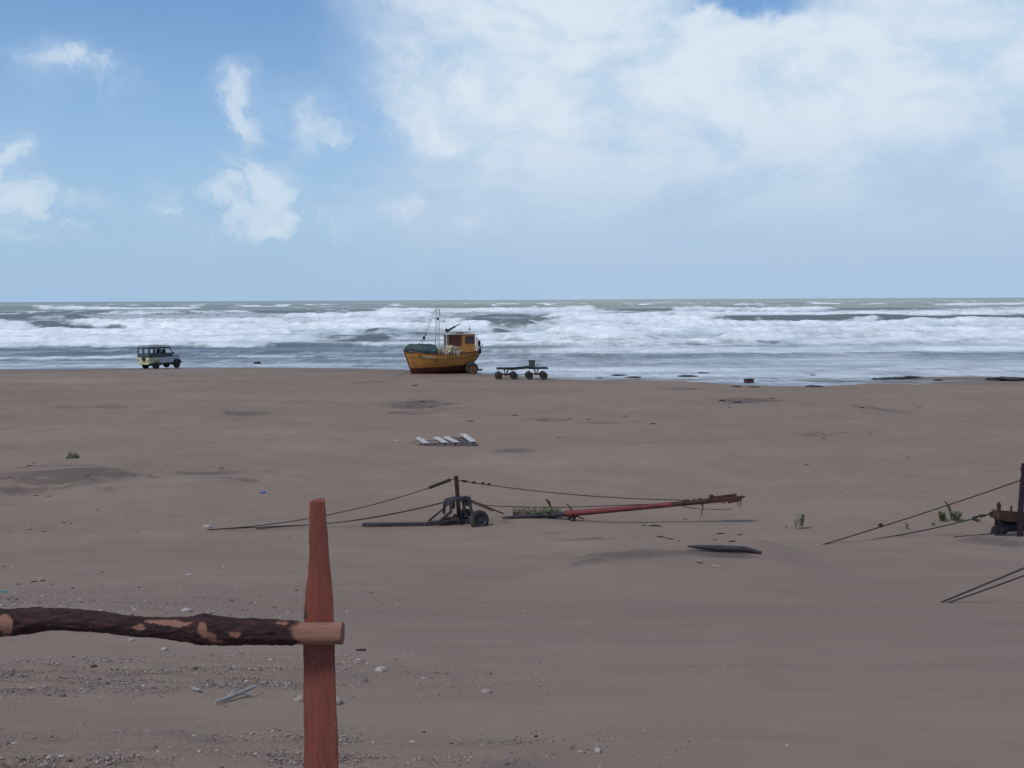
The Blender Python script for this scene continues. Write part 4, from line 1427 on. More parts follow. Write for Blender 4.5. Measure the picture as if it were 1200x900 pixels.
# crane arm on the port quarter of the foredeck
da = MB()
px_ = -0.30
da.tube([(px_, 0.62, 1.47), (px_, 0.62, 3.70)], [0.05, 0.045], 8)
da.build('crane_post', M['white'], boat, smooth=True)
da = MB()
da.lathe((px_, 0.62, 3.62), (0, 0, 1), [(0, 0.06), (0.02, 0.12), (0.24, 0.12), (0.26, 0.06)], 10)
da.tube([(px_ - 0.1, 0.62, 3.72), (px_ - 0.75, 0.62, 4.06)], [0.10, 0.08], 10)
da.tube([(px_ - 0.75, 0.62, 4.06), (px_ - 1.22, 0.62, 4.28)], [0.045, 0.025], 8)
da.build('crane_arm', M['black'], boat, smooth=True)
wi = MB()
wi.tube([(px_ - 1.2, 0.62, 4.27), (-2.38, 0.38, ZR + 0.42)], 0.007, 5)
wi.build('stay', M['steelgrey'], boat)

# goalpost mast and forestay
ma = MB()
for y in (0.64, -0.64):
    ma.tube([(0.42, y, 1.47), (0.34, y * 0.92, 3.4), (0.28, y * 0.80, 5.55)], [0.055, 0.048, 0.040], 8)
ma.tube([(0.28, 0.62, 5.48), (0.28, -0.56, 5.48)], 0.045, 8)
ma.tube([(0.28, 0.62, 5.46), (0.62, -0.2, 5.42), (0.28, -0.56, 5.46)], 0.016, 6)
ma.tube([(0.35, 0.55, 3.35), (0.35, -0.55, 3.35)], 0.018, 6)
ma.build('mast_frame', M['white'], boat, smooth=True)
bm_ = MB()
bm_.tube([(0.50, 0.0, 5.42), (1.75, 0.1, 2.50)], [0.022, 0.030], 7)
bm_.tube([(0.62, -0.16, 5.42), (1.95, -0.05, 2.45)], [0.012, 0.012], 6)
for t in (0.12, 0.25, 0.4, 0.55):
    a = Vector((0.50, 0, 5.42)).lerp(Vector((1.75, 0.1, 2.50)), t)
    b = Vector((0.62, -0.16, 5.42)).lerp(Vector((1.95, -0.05, 2.45)), t)
    bm_.tube([a, b], 0.010, 5)
bm_.build('forestay', M['steelgrey'], boat, smooth=True)
bl = MB()
for c, r in (((0.30, 0.05, 4.72), 0.085), ((0.58, 0.05, 4.78), 0.04), ((1.52, 0.1, 3.12), 0.105), ((1.40, 0.1, 3.36), 0.06), ((-0.10, 0.62, 4.55), 0.045), ((1.72, 0.08, 2.9), 0.04)):
    bl.lathe(c, (0, 0.2, 1), [(-r * 1.6, r * 0.3), (-r, r), (r, r), (r * 1.6, r * 0.3)], 10)
bl.split('pulley_block', M['ironblue'], boat, smooth=True)
rg = MB()
for a, b in (((0.28, 0.5, 5.46), (-0.15, 0.62, 4.5)), ((-0.15, 0.62, 4.5), (-0.30, 0.62, 3.8)), ((0.28, -0.5, 5.46), (2.9, -0.05, 2.15)), ((0.28, 0.56, 5.46), (-0.1, 1.1, 1.85)), ((0.28, -0.05, 5.45), (0.30, 0.05, 4.7)), ((0.30, 0.05, 4.6), (0.35, 0.05, 1.6))):
    rg.tube([a, b], 0.008, 5)
rg.build('rigging', M['steelgrey'], boat)
dw = MB()
dw.lathe((0.62, 0.35, 1.90), (0, 1, 0), [(-0.42, 0.12), (-0.40, 0.26), (-0.34, 0.26), (-0.32, 0.13), (0.32, 0.13), (0.34, 0.26), (0.40, 0.26), (0.42, 0.12)], 16)
dw.box((0.62, 0.0, 1.66), (0.5, 0.9, 0.38))
dw.box((0.50, 0.62, 2.05), (0.22, 0.22, 0.30))
dw.build('deck_winch', M['black'], boat, bevel=0.01)
bu = MB()
for (x, y, h) in ((0.92, 0.98, 2.15), (0.50, 1.05, 2.0), (0.12, 1.07, 2.05)):
    bu.tube([(x, y, 1.5), (x, y, h)], 0.035, 7)
bu.split('bollard', M['white'], boat)
# stern gear
sr = MB()
for x in (-2.84, -3.02):
    for y in (0.82, -0.72):
        sr.tube([(x, y, 1.6), (x, y, 3.25 if x > -2.9 else 2.95)], 0.055, 7)
sr.tube([(-2.84, 0.82, 3.2), (-3.02, 0.82, 2.9), (-3.02, -0.72, 2.9), (-2.84, -0.72, 3.2)], 0.028, 7)
sr.tube([(-2.90, 0.82, 2.3), (-2.90, -0.72, 2.3)], 0.024, 7)
sr.build('stern_rail', M['white'], boat, smooth=True)


def torus(mb, c, axis, r, t, n=20, k=8):
    c, ax = Vector(c), Vector(axis).normalized()
    ref = Vector((0, 0, 1)) if abs(ax.z) < 0.9 else Vector((1, 0, 0))
    x = ref.cross(ax).normalized()
    y = ax.cross(x)
    rows = []
    for i in range(n + 1):
        a = 2 * math.pi * i / n
        d = x * math.cos(a) + y * math.sin(a)
        rows.append([c + d * (r + t * math.cos(2 * math.pi * j / k)) + ax * (t * math.sin(2 * math.pi * j / k)) for j in range(k)])
    mb.grid(rows, close=True)


for c in ((-3.06, 0.88, 2.62), (-3.14, 0.80, 1.98)):
    f = MB()
    torus(f, c, (-0.9, 0.6, 0.1), 0.19, 0.085)
    f.build('tyre_fender', M['rubber'], boat, smooth=True)
ac = MB()
ac.tube([(-3.18, 0.75, 1.75), (-3.22, 0.78, 2.35)], 0.035, 7)
for k in range(4):
    a = k * math.pi / 2 + 0.4
    ac.tube([(-3.22, 0.78, 2.32), (-3.22 + 0.16 * math.cos(a), 0.78 + 0.16 * math.sin(a), 2.36), (-3.22 + 0.30 * math.cos(a), 0.78 + 0.30 * math.sin(a), 2.54)], [0.03, 0.03, 0.012], 6)
ac.build('grapnel_anchor', M['black'], boat)
bi = MB()
bi.box((-2.85, 0.35, 1.75), (0.42, 0.8, 0.5))
bi.build('stern_locker', M['black'], boat, bevel=0.02)


def bwheel(c, r, w):
    t = MB()
    t.lathe(c, (0, 1, 0), [(-w / 2, r * 0.66), (-w / 2, r * 0.88), (-w * 0.3, r), (w * 0.3, r), (w / 2, r * 0.88), (w / 2, r * 0.66)], 30, cap=False)
    o = t.build('wheel', M['rubber'], boat, smooth=True)
    k = MB()
    k.lathe(c, (0, 1, 0), [(-w * 0.5, r * 0.2), (-w * 0.45, r * 0.67), (w * 0.45, r * 0.67), (w * 0.40, r * 0.60), (w * 0.36, r * 0.24), (w * 0.5, r * 0.20), (w * 0.5, r * 0.08)], 24)
    k.build('rim', M['rim'], o, smooth=True)


bwheel((-2.36, 1.10, 0.50), 0.53, 0.30)
bwheel((-2.36, -1.10, 0.50), 0.53, 0.30)
ax_ = MB()
ax_.tube([(-2.36, 1.1, 0.5), (-2.36, -1.1, 0.5)], 0.06, 8)
ax_.bar((-2.1, 0.0, 0.42), (-3.55, 0.1, 0.30), 0.22, 0.14)
ax_.bar((-2.16, 0.5, 0.45), (-3.3, 0.1, 0.32), 0.10, 0.10)
ax_.build('beaching_axle', M['black'], boat)

# green tarpaulin over the foredeck: a thing of its own, lying on the bow
def build_tarp():
    rows = []
    prof = [(0.62, 2.22, 1.16), (0.70, 2.52, 1.10), (1.0, 2.58, 1.02), (1.4, 2.56, 0.98), (1.8, 2.60, 0.84), (2.2, 2.57, 0.66), (2.55, 2.60, 0.46), (2.86, 2.52, 0.34), (3.12, 2.26, 0.20)]
    for i, (x, zt, b) in enumerate(prof):
        r = []
        n = 16
        for k in range(n + 1):
            t = -1 + 2 * k / n
            y = b * t * (1.06 if abs(t) > 0.8 else 1.0)
            flat = 1 - max(0, abs(t) - 0.72) / 0.28
            zb = 1.86 + max(0, x - 1) * 0.06
            z = zb + (zt - zb) * flat + 0.05 * math.sin(i * 2.3 + k * 1.7) * (0.4 + flat * 0.4)
            r.append(BW @ Vector((x + 0.03 * math.sin(k * 2.1), y, z)))
        rows.append(r)
    mb = MB()
    mb.grid(rows)
    # closed after end
    c = rows[0]
    mb.grid([c, [p - Vector((0, 0, (p.z - (BZ + 1.84)))) for p in c]])
    org = BW @ Vector((1.8, 0, 1.9))
    mb.v = [tuple(Vector(v) - org) for v in mb.v]
    o = mb.build('tarpaulin', M['tarp'], None, smooth=True, solid=0.02)
    o.location = org
    tag(o, 'dark green tarpaulin draped over the bow of the orange boat', 'tarpaulin')


build_tarp()


def lump(name, c, s, mat, seed, amp=0.35, freq=1.6, n=28, m=16, floor=-0.6, ridge=False):
    """a heap: an uneven closed surface flattened below"""
    rows = []
    for i in range(m + 1):
        ph = math.pi * i / m
        r = []
        for k in range(n):
            a = 2 * math.pi * k / n
            d = Vector((math.sin(ph) * math.cos(a), math.sin(ph) * math.sin(a), math.cos(ph)))
            f = float(fbm(np.array(d.x * freq + seed * 3.1 + d.z), np.array(d.y * freq + seed * 7.7 - d.z), 4))
            if ridge:
                f = 1 - abs(2 * f - 1) * 1.6
            q = 1 + amp * 2 * (f - 0.5)
            v = Vector((d.x * s[0] * q, d.y * s[1] * q, d.z * s[2] * q))
            v.z = max(v.z, floor * s[2])
            r.append(v)
        rows.append(r)
    mb = MB()
    mb.grid(rows, close=True)
    o = mb.build(name, M[mat], None, smooth=True)
    o.location = c
    return o


o = lump('fishing_net', BW @ Vector((-0.55, 0.92, 2.02)), (0.82, 0.34, 0.36), 'net', 4, 0.75, 3.4, 64, 36, -0.75)
o.rotation_euler = boat.rotation_euler
tag(o, 'heap of pale cream fishing net on the port side of the boat', 'net')
hang = MB()
for k in range(9):                           # folds and loose floats in the heap
    x = -1.2 + 0.16 * k + random.uniform(-0.05, 0.05)
    p0 = BW @ Vector((x, 1.20, 2.05 + random.uniform(0, 0.2))) - o.location
    p1 = BW @ Vector((x + random.uniform(-0.15, 0.15), 1.27, 1.62 + random.uniform(0, 0.22))) - o.location
    hang.tube([p0, (p0 + p1) / 2 + Vector((0.05, -0.04, 0)), p1], [0.07, 0.06, 0.03], 7)
hang.v = [tuple(o.rotation_euler.to_matrix().inverted() @ Vector(v)) for v in hang.v]
hang.split('net_fold', M['net'], o, smooth=True)
# mooring line from the bow to the sand
ga = on_ground(463, 441)
cable(ga, BW @ Vector((2.6, 0.1, 0.5)), 0.1, 0.02, 'slack mooring rope trailing on the sand at the bow of the boat', name='mooring_rope', mat='driftdark')

# ------------------------------------------------------------------ the four-wheeled trailer
tg = on_ground(612, 444.8)
tra = empty('boat_trailer', tg + Vector((0, 0.5, 0)), R(4), label='low black eight-wheeled trailer on the beach beside the boat', cat='trailer')
TS = tra.location.y / FPX
bpy.context.view_layer.update()
tm = MB()
xs_ = [(583.5 - 611.5) * TS, (601.5 - 611.5) * TS, (619.5 - 611.5) * TS, (636.5 - 611.5) * TS]
for y in (-0.42, 0.42):
    tm.bar((-1.98, y, 0.86), (-0.75, y, 0.80), 0.09, 0.10)
    tm.bar((-0.95, y, 0.80), (0.60, y, 0.93), 0.09, 0.16)
    tm.bar((0.5, y, 0.84), (1.98, y, 0.84), 0.09, 0.10)
for x in (-1.95, -1.35, -0.8, 0.0, 0.55, 1.25, 1.95):
    tm.bar((x, -0.5, 0.83), (x, 0.5, 0.83), 0.08, 0.07)
tm.build('chassis', M['black'], tra, bevel=0.008)
tm = MB()
tm.box((-1.35, 0, 0.905), (1.2, 0.96, 0.03))
tm.box((1.3, 0, 0.91), (1.3, 0.96, 0.03))
tm.split('platform', M['black'], tra)
for x in xs_:
    for y in (-0.52, 0.52):
        t = MB()
        t.lathe((x, y, 0.285), (0, 1, 0), [(-0.10, 0.15), (-0.10, 0.245), (-0.06, 0.285), (0.06, 0.285), (0.10, 0.245), (0.10, 0.15)], 26, cap=False)
        w = t.build('wheel', M['rubber'], tra, smooth=True)
        k = MB()
        k.lathe((x, y, 0.285), (0, 1, 0), [(-0.085, 0.03), (-0.07, 0.155), (0.07, 0.155), (0.085, 0.03)], 18)
        k.build('rim', M['darkrust'], w, smooth=True)
for x in xs_:
    t = MB()
    t.tube([(x, -0.5, 0.285), (x, 0.5, 0.285)], 0.035, 8)
    t.build('axle', M['darkrust'], tra)
for x0, x1 in ((xs_[0], xs_[1]), (xs_[2], xs_[3])):
    t = MB()
    for y in (-0.36, 0.36):
        n = 10
        t.tube([(x0 + (x1 - x0) * k / n, y, 0.34 + 0.26 * (abs(2 * k / n - 1)) ** 1.6 + (0.0 if 0 < k < n else 0.0)) for k in range(n + 1)], 0.04, 7)
        xm = (x0 + x1) / 2
        t.bar((xm - 0.14, y, 0.8), (xm - 0.05, y, 0.36), 0.07, 0.05)
        t.bar((xm + 0.16, y, 0.8), (xm + 0.05, y, 0.36), 0.07, 0.05)
    t.build('spring', M['darkrust'], tra)
t = MB()
t.bar((xs_[1], 0, 0.33), (xs_[2], 0, 0.36), 0.06, 0.05)
t.build('tie_rod', M['darkrust'], tra)
en = empty('winch_engine', tra.matrix_basis @ Vector((0.75, -0.12, 0.925)), R(4), label='dark boxy winch engine standing on the black trailer', cat='engine')
t = MB()
t.box((0, 0, 0.28), (0.46, 0.5, 0.44))
t.box((-0.05, 0, 0.03), (0.62, 0.56, 0.06))
t.build('housing', M['cardark'], en, bevel=0.02)
t = MB()
t.box((-0.02, 0, 0.525), (0.54, 0.56, 0.05))
t.build('lid', M['black'], en, bevel=0.01)
t = MB()
t.tube([(0.28, 0.1, 0.1), (0.45, 0.1, 0.12), (0.45, 0.1, 0.3)], 0.025, 7)
t.tube([(-0.3, -0.1, 0.08), (-0.42, -0.1, 0.05)], 0.05, 8)
t.split('exhaust', M['darkrust'], en)

# ------------------------------------------------------------------ the off-road vehicle
vg = on_ground(181, 431.8)
TH = 32
car = empty('off_road_vehicle', (at_Y(189, 431, vg.y + 0.7).x, vg.y + 0.7, 0), R(90 - TH), label='old pale green and grey off-road vehicle parked at the water edge', cat='off-road vehicle')
car.location.z = gz(car.location.x, car.location.y) - 0.01
bpy.context.view_layer.update()
CSC = 0.98
car.scale = (CSC, CSC, CSC)
W2 = 0.84
b_ = MB()
b_.box((-1.45, 0, 0.86), (1.16, 2 * W2, 0.56))
b_.box((-1.45, 0, 0.60), (1.10, 1.5, 0.10))
b_.build('rear_body', M['carlime'], car, bevel=0.04)
b_ = MB()
b_.box((0.0, 0, 0.86), (1.72, 2 * W2 - 0.01, 0.58))
b_.box((1.28, 0, 0.93), (0.86, 1.30, 0.56))
b_.build('front_body', M['cargrey'], car, bevel=0.04)
b_ = MB()
for y in (-1, 1):
    for px in (-0.78,):
        b_.box((px, y * (W2 + 0.001), 0.86), (0.012, 0.008, 0.56))
b_.split('door_seam', M['black'], car)
b_ = MB()
b_.grid([[Vector((0.80, y, 1.15)), Vector((0.84, y, 1.245)), Vector((1.3, y * 0.96, 1.235)), Vector((1.66, y * 0.92, 1.19)), Vector((1.73, y * 0.9, 1.05))] for y in (-0.70, -0.6, 0, 0.6, 0.70)])
b_.build('bonnet', M['cardark'], car, smooth=True, solid=0.03)
b_ = MB()
ZB, ZT = 1.14, 2.02
b_.box((-0.66, 0, ZB + 0.18), (2.72, 2 * W2 - 0.01, 0.36))
for y in (-1, 1):
    yy = y * (W2 - 0.045)
    for x, w in ((-1.96, 0.14), (-1.36, 0.20), (-0.72, 0.22), (-0.20, 0.12)):
        b_.box((x, yy, (ZB + 0.36 + ZT) / 2), (w, 0.06, ZT - ZB - 0.364))
    b_.bar((0.70, yy, ZB + 0.36), (0.42, yy, ZT), 0.07, 0.07)
for y in (-W2 + 0.08, 0.0, W2 - 0.08):
    b_.box((-1.985, y, (ZB + 0.36 + ZT) / 2), (0.055, 0.16, ZT - ZB - 0.366))
b_.build('upper_body', M['cardark'], car, bevel=0.015)
b_ = MB()
b_.box((-0.78, 0, ZT + 0.03), (2.52, 2 * W2 - 0.02, 0.15))
rfo = b_.build('roof', M['cardark'], car, bevel=0.04)
b_ = MB()
for y in (-0.70, 0.70):
    b_.tube([(-1.9, y, ZT + 0.24), (0.35, y, ZT + 0.24)], 0.018, 6)
    for x in (-1.9, -1.3, -0.6, 0.0, 0.35):
        b_.tube([(x, y, ZT + 0.08), (x, y, ZT + 0.24)], 0.014, 6)
for x in np.linspace(-1.9, 0.35, 7):
    b_.tube([(x, -0.7, ZT + 0.20), (x, 0.7, ZT + 0.20)], 0.014, 6)
b_.build('roof_rack', M['steelgrey'], car)
# seats and the spare wheel
b_ = MB()
for y in (-0.4, 0.4):
    b_.box((0.05, y, 1.50), (0.14, 0.48, 0.55), Matrix.Rotation(R(-10), 3, 'Y'))
    b_.box((0.0, y, 1.80), (0.10, 0.24, 0.16))
b_.build('seat', M['black'], car, bevel=0.03)


def cwheel(c, axis=(0, 1, 0), r=0.37, w=0.22, rim='cargrey', par=None):
    t = MB()
    t.lathe(c, axis, [(-w / 2, r * 0.58), (-w / 2, r * 0.88), (-w * 0.35, r * 0.985), (0, r), (w * 0.35, r * 0.985), (w / 2, r * 0.88), (w / 2, r * 0.58)], 28, cap=False)
    o = t.build('wheel', M['rubber'], car, smooth=True)
    k = MB()
    k.lathe(c, axis, [(-w * 0.46, r * 0.12), (-w * 0.42, r * 0.56), (-w * 0.48, r * 0.6), (w * 0.48, r * 0.6), (w * 0.42, r * 0.56), (w * 0.46, r * 0.12)], 20)
    k.build('rim', M[rim], o, smooth=True)


for x in (-1.20, 1.22):
    for y in (-0.74, 0.74):
        cwheel((x, y, 0.37), rim='black')
sp_ = MB()
sp_.lathe((-2.06, -0.12, 1.02), (1, 0, 0), [(-0.07, 0.02), (-0.09, 0.12), (-0.085, 0.19), (0.03, 0.20), (0.04, 0.1)], 20)
sp_.build('rear_carrier', M['black'], car, smooth=True)
b_ = MB()
b_.box((-2.06, 0, 0.56), (0.10, 1.62, 0.15))
b_.box((-1.98, -0.0, 0.66), (0.10, 1.2, 0.12))
b_.build('bumper', M['carlime'], car, bevel=0.02)
for y in (-0.70, 0.70):
    b_ = MB()
    b_.box((-2.045, y, 0.86), (0.03, 0.12, 0.16))
    b_.build('tail_light', M['redpipe'], car, bevel=0.01)
for y in (-1, 1):
    b_ = MB()
    n = 12
    rows = []
    for k in range(n + 1):
        a = math.pi * (0.04 + 0.86 * k / n)
        rows.append([Vector((1.22 + math.cos(a) * 0.48, y * 0.62, 0.40 + math.sin(a) * 0.47)), Vector((1.22 + math.cos(a) * 0.48, y * 0.90, 0.40 + math.sin(a) * 0.46))])
    b_.grid(rows)
    b_.build('fender', M['black'], car, smooth=True, solid=0.035)
    b_ = MB()
    rows = []
    for k in range(n + 1):
        a = math.pi * (0.0 + 1.0 * k / n)
        rows.append([Vector((-1.20 + math.cos(a) * 0.46, y * 0.70, 0.40 + math.sin(a) * 0.46)), Vector((-1.20 + math.cos(a) * 0.46, y * 0.87, 0.40 + math.sin(a) * 0.45))])
    b_.grid(rows)
    b_.build('fender', M['black'], car, smooth=True, solid=0.03)
    b_ = MB()
    b_.bar((-0.7, y * 0.80, 0.52), (0.75, y * 0.80, 0.52), 0.10, 0.07)
    b_.build('side_step', M['black'], car)
    b_ = MB()
    b_.bar((0.62, y * 0.88, 1.45), (0.62, y * 1.04, 1.50), 0.03, 0.03)
    b_.box((0.62, y * 1.06, 1.50), (0.06, 0.14, 0.22))
    b_.build('mirror', M['black'], car)
b_ = MB()
b_.box((1.78, 0, 0.52), (0.10, 1.66, 0.14))
b_.build('bumper', M['black'], car, bevel=0.02)
b_ = MB()
b_.bar((-1.9, 0.3, 0.45), (1.7, 0.3, 0.45), 0.08, 0.12)
b_.bar((-1.9, -0.3, 0.45), (1.7, -0.3, 0.45), 0.08, 0.12)
for x in (-1.2, 1.22):
    b_.tube([(x, -0.7, 0.37), (x, 0.7, 0.37)], 0.06, 8)
b_.build('chassis', M['black'], car)
b_ = MB()
for y in (-0.3, 0.3):
    b_.lathe((1.70, y * 1.7, 0.92), (1, 0, 0), [(0, 0.10), (0.05, 0.11), (0.07, 0.08)], 14)
b_.split('headlight', M['white'], car, smooth=True)

# ------------------------------------------------------------------ pallet, crates and other flotsam
pf = on_ground(499, 522.5)
pr = on_ground(551, 524.5)
pal = empty('wooden_pallet', pf, 0.0, label='broken bleached wooden pallet with four slats lying on the open sand', cat='pallet')
PL = (pr - pf).length * 0.94
PD = 1.5
skew = -0.33
slats = [0.02, PL * 0.40, PL * 0.62, PL * 0.97]
for i, x in enumerate(slats):
    mb = MB()
    zf = 0.11 + 0.05 * x / PL
    mb.bar((x, -0.02, zf), (x + skew * PD + (0.05 if i == 0 else 0), PD, zf + (0.0 if i < 3 else 0.10)), 0.24, 0.03)
    mb.build('slat', M['pallet'], pal, bevel=0.004)
for y, h in ((0.04, 0.13), (PD * 0.55, 0.12), (PD - 0.04, 0.12)):
    mb = MB()
    mb.bar((-0.25 + skew * y, y, 0.03), (PL + 0.05 + skew * y, y, 0.09), 0.05, h)
    mb.build('bearer', M['greywood'], pal, bevel=0.004)
mb = MB()
mb.bar((-0.28, 0.0, 0.02), (-0.65, 0.55, 0.05), 0.07, 0.03)
mb.build('loose_board', M['greywood'], pal)


def crate(px, py, w, d, h, rot, body, band, label):
    g = on_ground(px, py)
    e = empty('crate', g - Vector((0, 0, 0.03)), R(rot), label=label, cat='crate')
    mb = MB()
    t = 0.03
    for y in (-d / 2, d / 2):
        mb.box((0, y, h * 0.30), (w, t, h * 0.60))
    for x in (-w / 2 + t / 2, w / 2 - t / 2):
        mb.box((x, 0, h * 0.30), (t, d - t - 0.004, h * 0.60))
    mb.box((0, 0, 0.02), (w - 2 * t - .004, d - t - 0.004, 0.03))
    for x in (-w / 2 + 0.03, w / 2 - 0.03):
        for y in (-d / 2 - 0.004, d / 2 + 0.004):
            mb.box((x, y, h / 2), (0.06, 0.05, h))
    mb.build('box_wall', M[body], e, bevel=0.008)
    mb = MB()
    for y in (-d / 2 - 0.003, d / 2 + 0.003):
        mb.box((0, y, h * 0.70), (w - 0.12, t + 0.012, h * 0.28))
    for x in (-w / 2 + t / 2, w / 2 - t / 2):
        mb.box((x, 0, h * 0.70), (t + 0.006, d - 0.07, h * 0.28))
    mb.build('upper_band', M[band], e, bevel=0.008)
    mb = MB()
    for y in (-d / 2, d / 2):
        mb.box((0, y, h * 0.93), (w - 0.06, t + 0.03, h * 0.12))
    for x in (-w / 2 + 0.01, w / 2 - 0.01):
        mb.box((x, 0, h * 0.93), (t + 0.03, d + t + 0.02, h * 0.115))
    mb.build('rim', M['black'], e, bevel=0.006)
    return e


crate(877.5, 451, 0.60, 0.46, 0.50, 14, 'black', 'redcrate', 'red and black crate standing at the edge of the water')
crate(301.5, 428.2, 0.52, 0.42, 0.40, -20, 'black', 'cardark', 'small dark crate at the water line between the vehicle and the boat')

a = on_ground(316, 426.6)
b = at_Y(346, 424.2, a.y + 0.8)
mb = MB()
mb.tube([Vector((0, 0, 0.04)), (b - a) * 0.5 + Vector((0, 0, 0.10)), (b - a) + Vector((0, 0, 0.12)), (b - a) * 1.6 + Vector((0.0, 0.4, 0.10))], [0.05, 0.07, 0.06, 0.03], 8)
o = mb.build('driftwood_pole', M['driftdark'], None, smooth=True)
o.location = a
tag(o, 'long thin dark driftwood pole lying at the water line left of the boat', 'driftwood')

ICO_V = []
phi = (1 + 5 ** 0.5) / 2
for a_, b_ in ((1, phi), (-1, phi), (1, -phi), (-1, -phi)):
    ICO_V += [(0, a_, b_), (a_, b_, 0), (b_, 0, a_)]
ICO_V = np.array(ICO_V) / math.sqrt(1 + phi * phi)


def ico_faces():
    fs = []
    e = min(np.linalg.norm(ICO_V[0] - ICO_V[j]) for j in range(1, 12)) * 1.1
    for i in range(12):
        for j in range(i + 1, 12):
            for k in range(j + 1, 12):
                A, B, C_ = ICO_V[i], ICO_V[j], ICO_V[k]
                if max(np.linalg.norm(A - B), np.linalg.norm(B - C_), np.linalg.norm(A - C_)) < e:
                    if np.dot(np.cross(B - A, C_ - A), A) > 0:
                        fs.append((i, j, k))
                    else:
                        fs.append((i, k, j))
    return np.array(fs)


ICO_F = ico_faces()


def rock(name, px, py, wpx, mat, label, cat, hgt=0.5, dep=0.8, group=None, sink=0.25, seed=1, rot=0.0, amp=0.3):
    g = on_ground(px, py)
    if g.z < 0.05 and name == 'seaweed_clump':
        g = at_z(px, py, 0.06)
    w = wpx * g.y / FPX / 2
    o = lump(name, g + Vector((0, 0, w * hgt * (1 - sink) * 0.6)), (w, w * dep, w * hgt), mat, seed, amp, 1.8, 18, 11, -0.8)
    o.rotation_euler = (0, 0, rot)
    return tag(o, label, cat, group)


rock('stone', 446, 788, 13, 'shell', 'pale rounded stone on the gravel right of the fence post', 'stone', 0.75, 0.9, seed=2)
rock('stone', 393, 826, 16, 'stone', 'white stone hard against the right foot of the fence post, among gravel', 'stone', 0.8, 0.9, seed=3)
rock('stone', 701, 882, 8, 'shell', 'lone white pebble at the bottom centre, beyond the edge of the gravel', 'stone', 0.9, 0.9, seed=4)
rock('stone', 570, 812, 12, 'stone', 'flat pale stone near the right end of the gravel', 'stone', 0.5, 0.9, seed=5)
rock('stone', 497, 797, 8, 'stone', 'small pale stone midway between the fence post and the bare sand', 'stone', 0.5, 0.9, seed=6)
rock('stone', 352, 822, 13, 'stone', 'white stone just left of the fence post foot', 'stone', 0.7, 0.9, seed=8)
rock('stone', 427, 800, 9, 'stonedark', 'brown stone lying below the pale rounded stone by the post', 'stone', 0.6, 0.9, seed=9)
rock('stone', 58, 783, 9, 'stonedark', 'dark brown stone in the gravel below the left part of the rail', 'stone', 0.5, 0.8, seed=10)
rock('stone', 110, 782, 8, 'driftdark', 'nearly black lump in the gravel below the middle of the rail', 'stone', 0.5, 0.8, seed=11)
rock('stone', 73, 816, 9, 'stonedark', 'flat grey-brown stone in the lower left gravel', 'stone', 0.5, 0.8, seed=12)
rock('stone', 228, 784, 7, 'stonedark', 'rounded brown stone under the light patch of the rail', 'stone', 0.7, 0.9, seed=13)
rock('stone', 280, 790, 8, 'stone', 'pale stone between the driftwood branch and the rail above', 'stone', 0.6, 0.9, seed=14)
rock('shell', 219, 717, 13, 'shell', 'white shell just above the rail at its bare top patch', 'shell', 0.45, 0.6, seed=15)
rock('shell', 154, 751, 7, 'shell', 'white shell just below the middle of the rail', 'shell', 0.6, 0.7, seed=16)
rock('shell', 193, 762, 8, 'shell', 'white shell on dark sand a little below the rail', 'shell', 0.6, 0.7, seed=17)
rock('shell', 222, 674, 8, 'shell', 'flat white shell on smooth sand between the rail and the cables', 'shell', 0.3, 0.6, seed=18)
rock('shell', 262, 665, 4, 'shell', 'tiny white shell on smooth sand left of the post top', 'shell', 0.7, 0.8, seed=19)
rock('shell', 244, 618, 12, 'shell', 'white shell fragment where the long cable enters the sand', 'shell', 0.35, 0.6, seed=20)

# branch lying in the gravel
bgp = on_ground(252, 826)
be = on_ground(299, 814)
mb = MB()
v = be - bgp
mb.tube([Vector((0, 0, 0.01)), v * 0.3 + Vector((0, 0, 0.018)), v * 0.62 + Vector((0, 0, 0.030)), v + Vector((0, 0, 0.045))], [0.005, 0.012, 0.011, 0.008], 9)
mb.tube([v * 0.62 + Vector((0, 0, .03)), v * 0.9 + Vector((0.03, -0.05, 0.02)), v * 1.1 + Vector((0.04, -0.12, 0.0))], [0.007, 0.006, 0.003], 7)
mb.tube([v * 0.3 + Vector((0, 0, .02)), v * 0.35 + Vector((0.01, 0.06, 0.03)), v * 0.5 + Vector((0.0, 0.14, 0.01))], [0.007, 0.006, 0.003], 7)
o = mb.build('driftwood_branch', M['shell'], None, smooth=True)
o.location = bgp
tag(o, 'pale forked driftwood branch lying in the gravel left of the post', 'driftwood')
mb = MB()
a = on_ground(226, 808)
b = on_ground(234, 811)
mb.bar(Vector((0, 0, 0.006)), b - a + Vector((0, 0, 0.01)), 0.016, 0.006)
o = mb.build('wood_chip', M['shell'], None)
o.location = a
tag(o, 'thin white wood chip lying left of the forked driftwood branch', 'wood chip')
mb = MB()
a = on_ground(417, 763)
b = on_ground(429, 763)
mb.bar(Vector((0, 0, 0.006)), b - a + Vector((0, 0, 0.01)), 0.018, 0.012)
o = mb.build('twig', M['driftdark'], None)
o.location = a
tag(o, 'short black twig on the sand right of the rail end', 'twig')

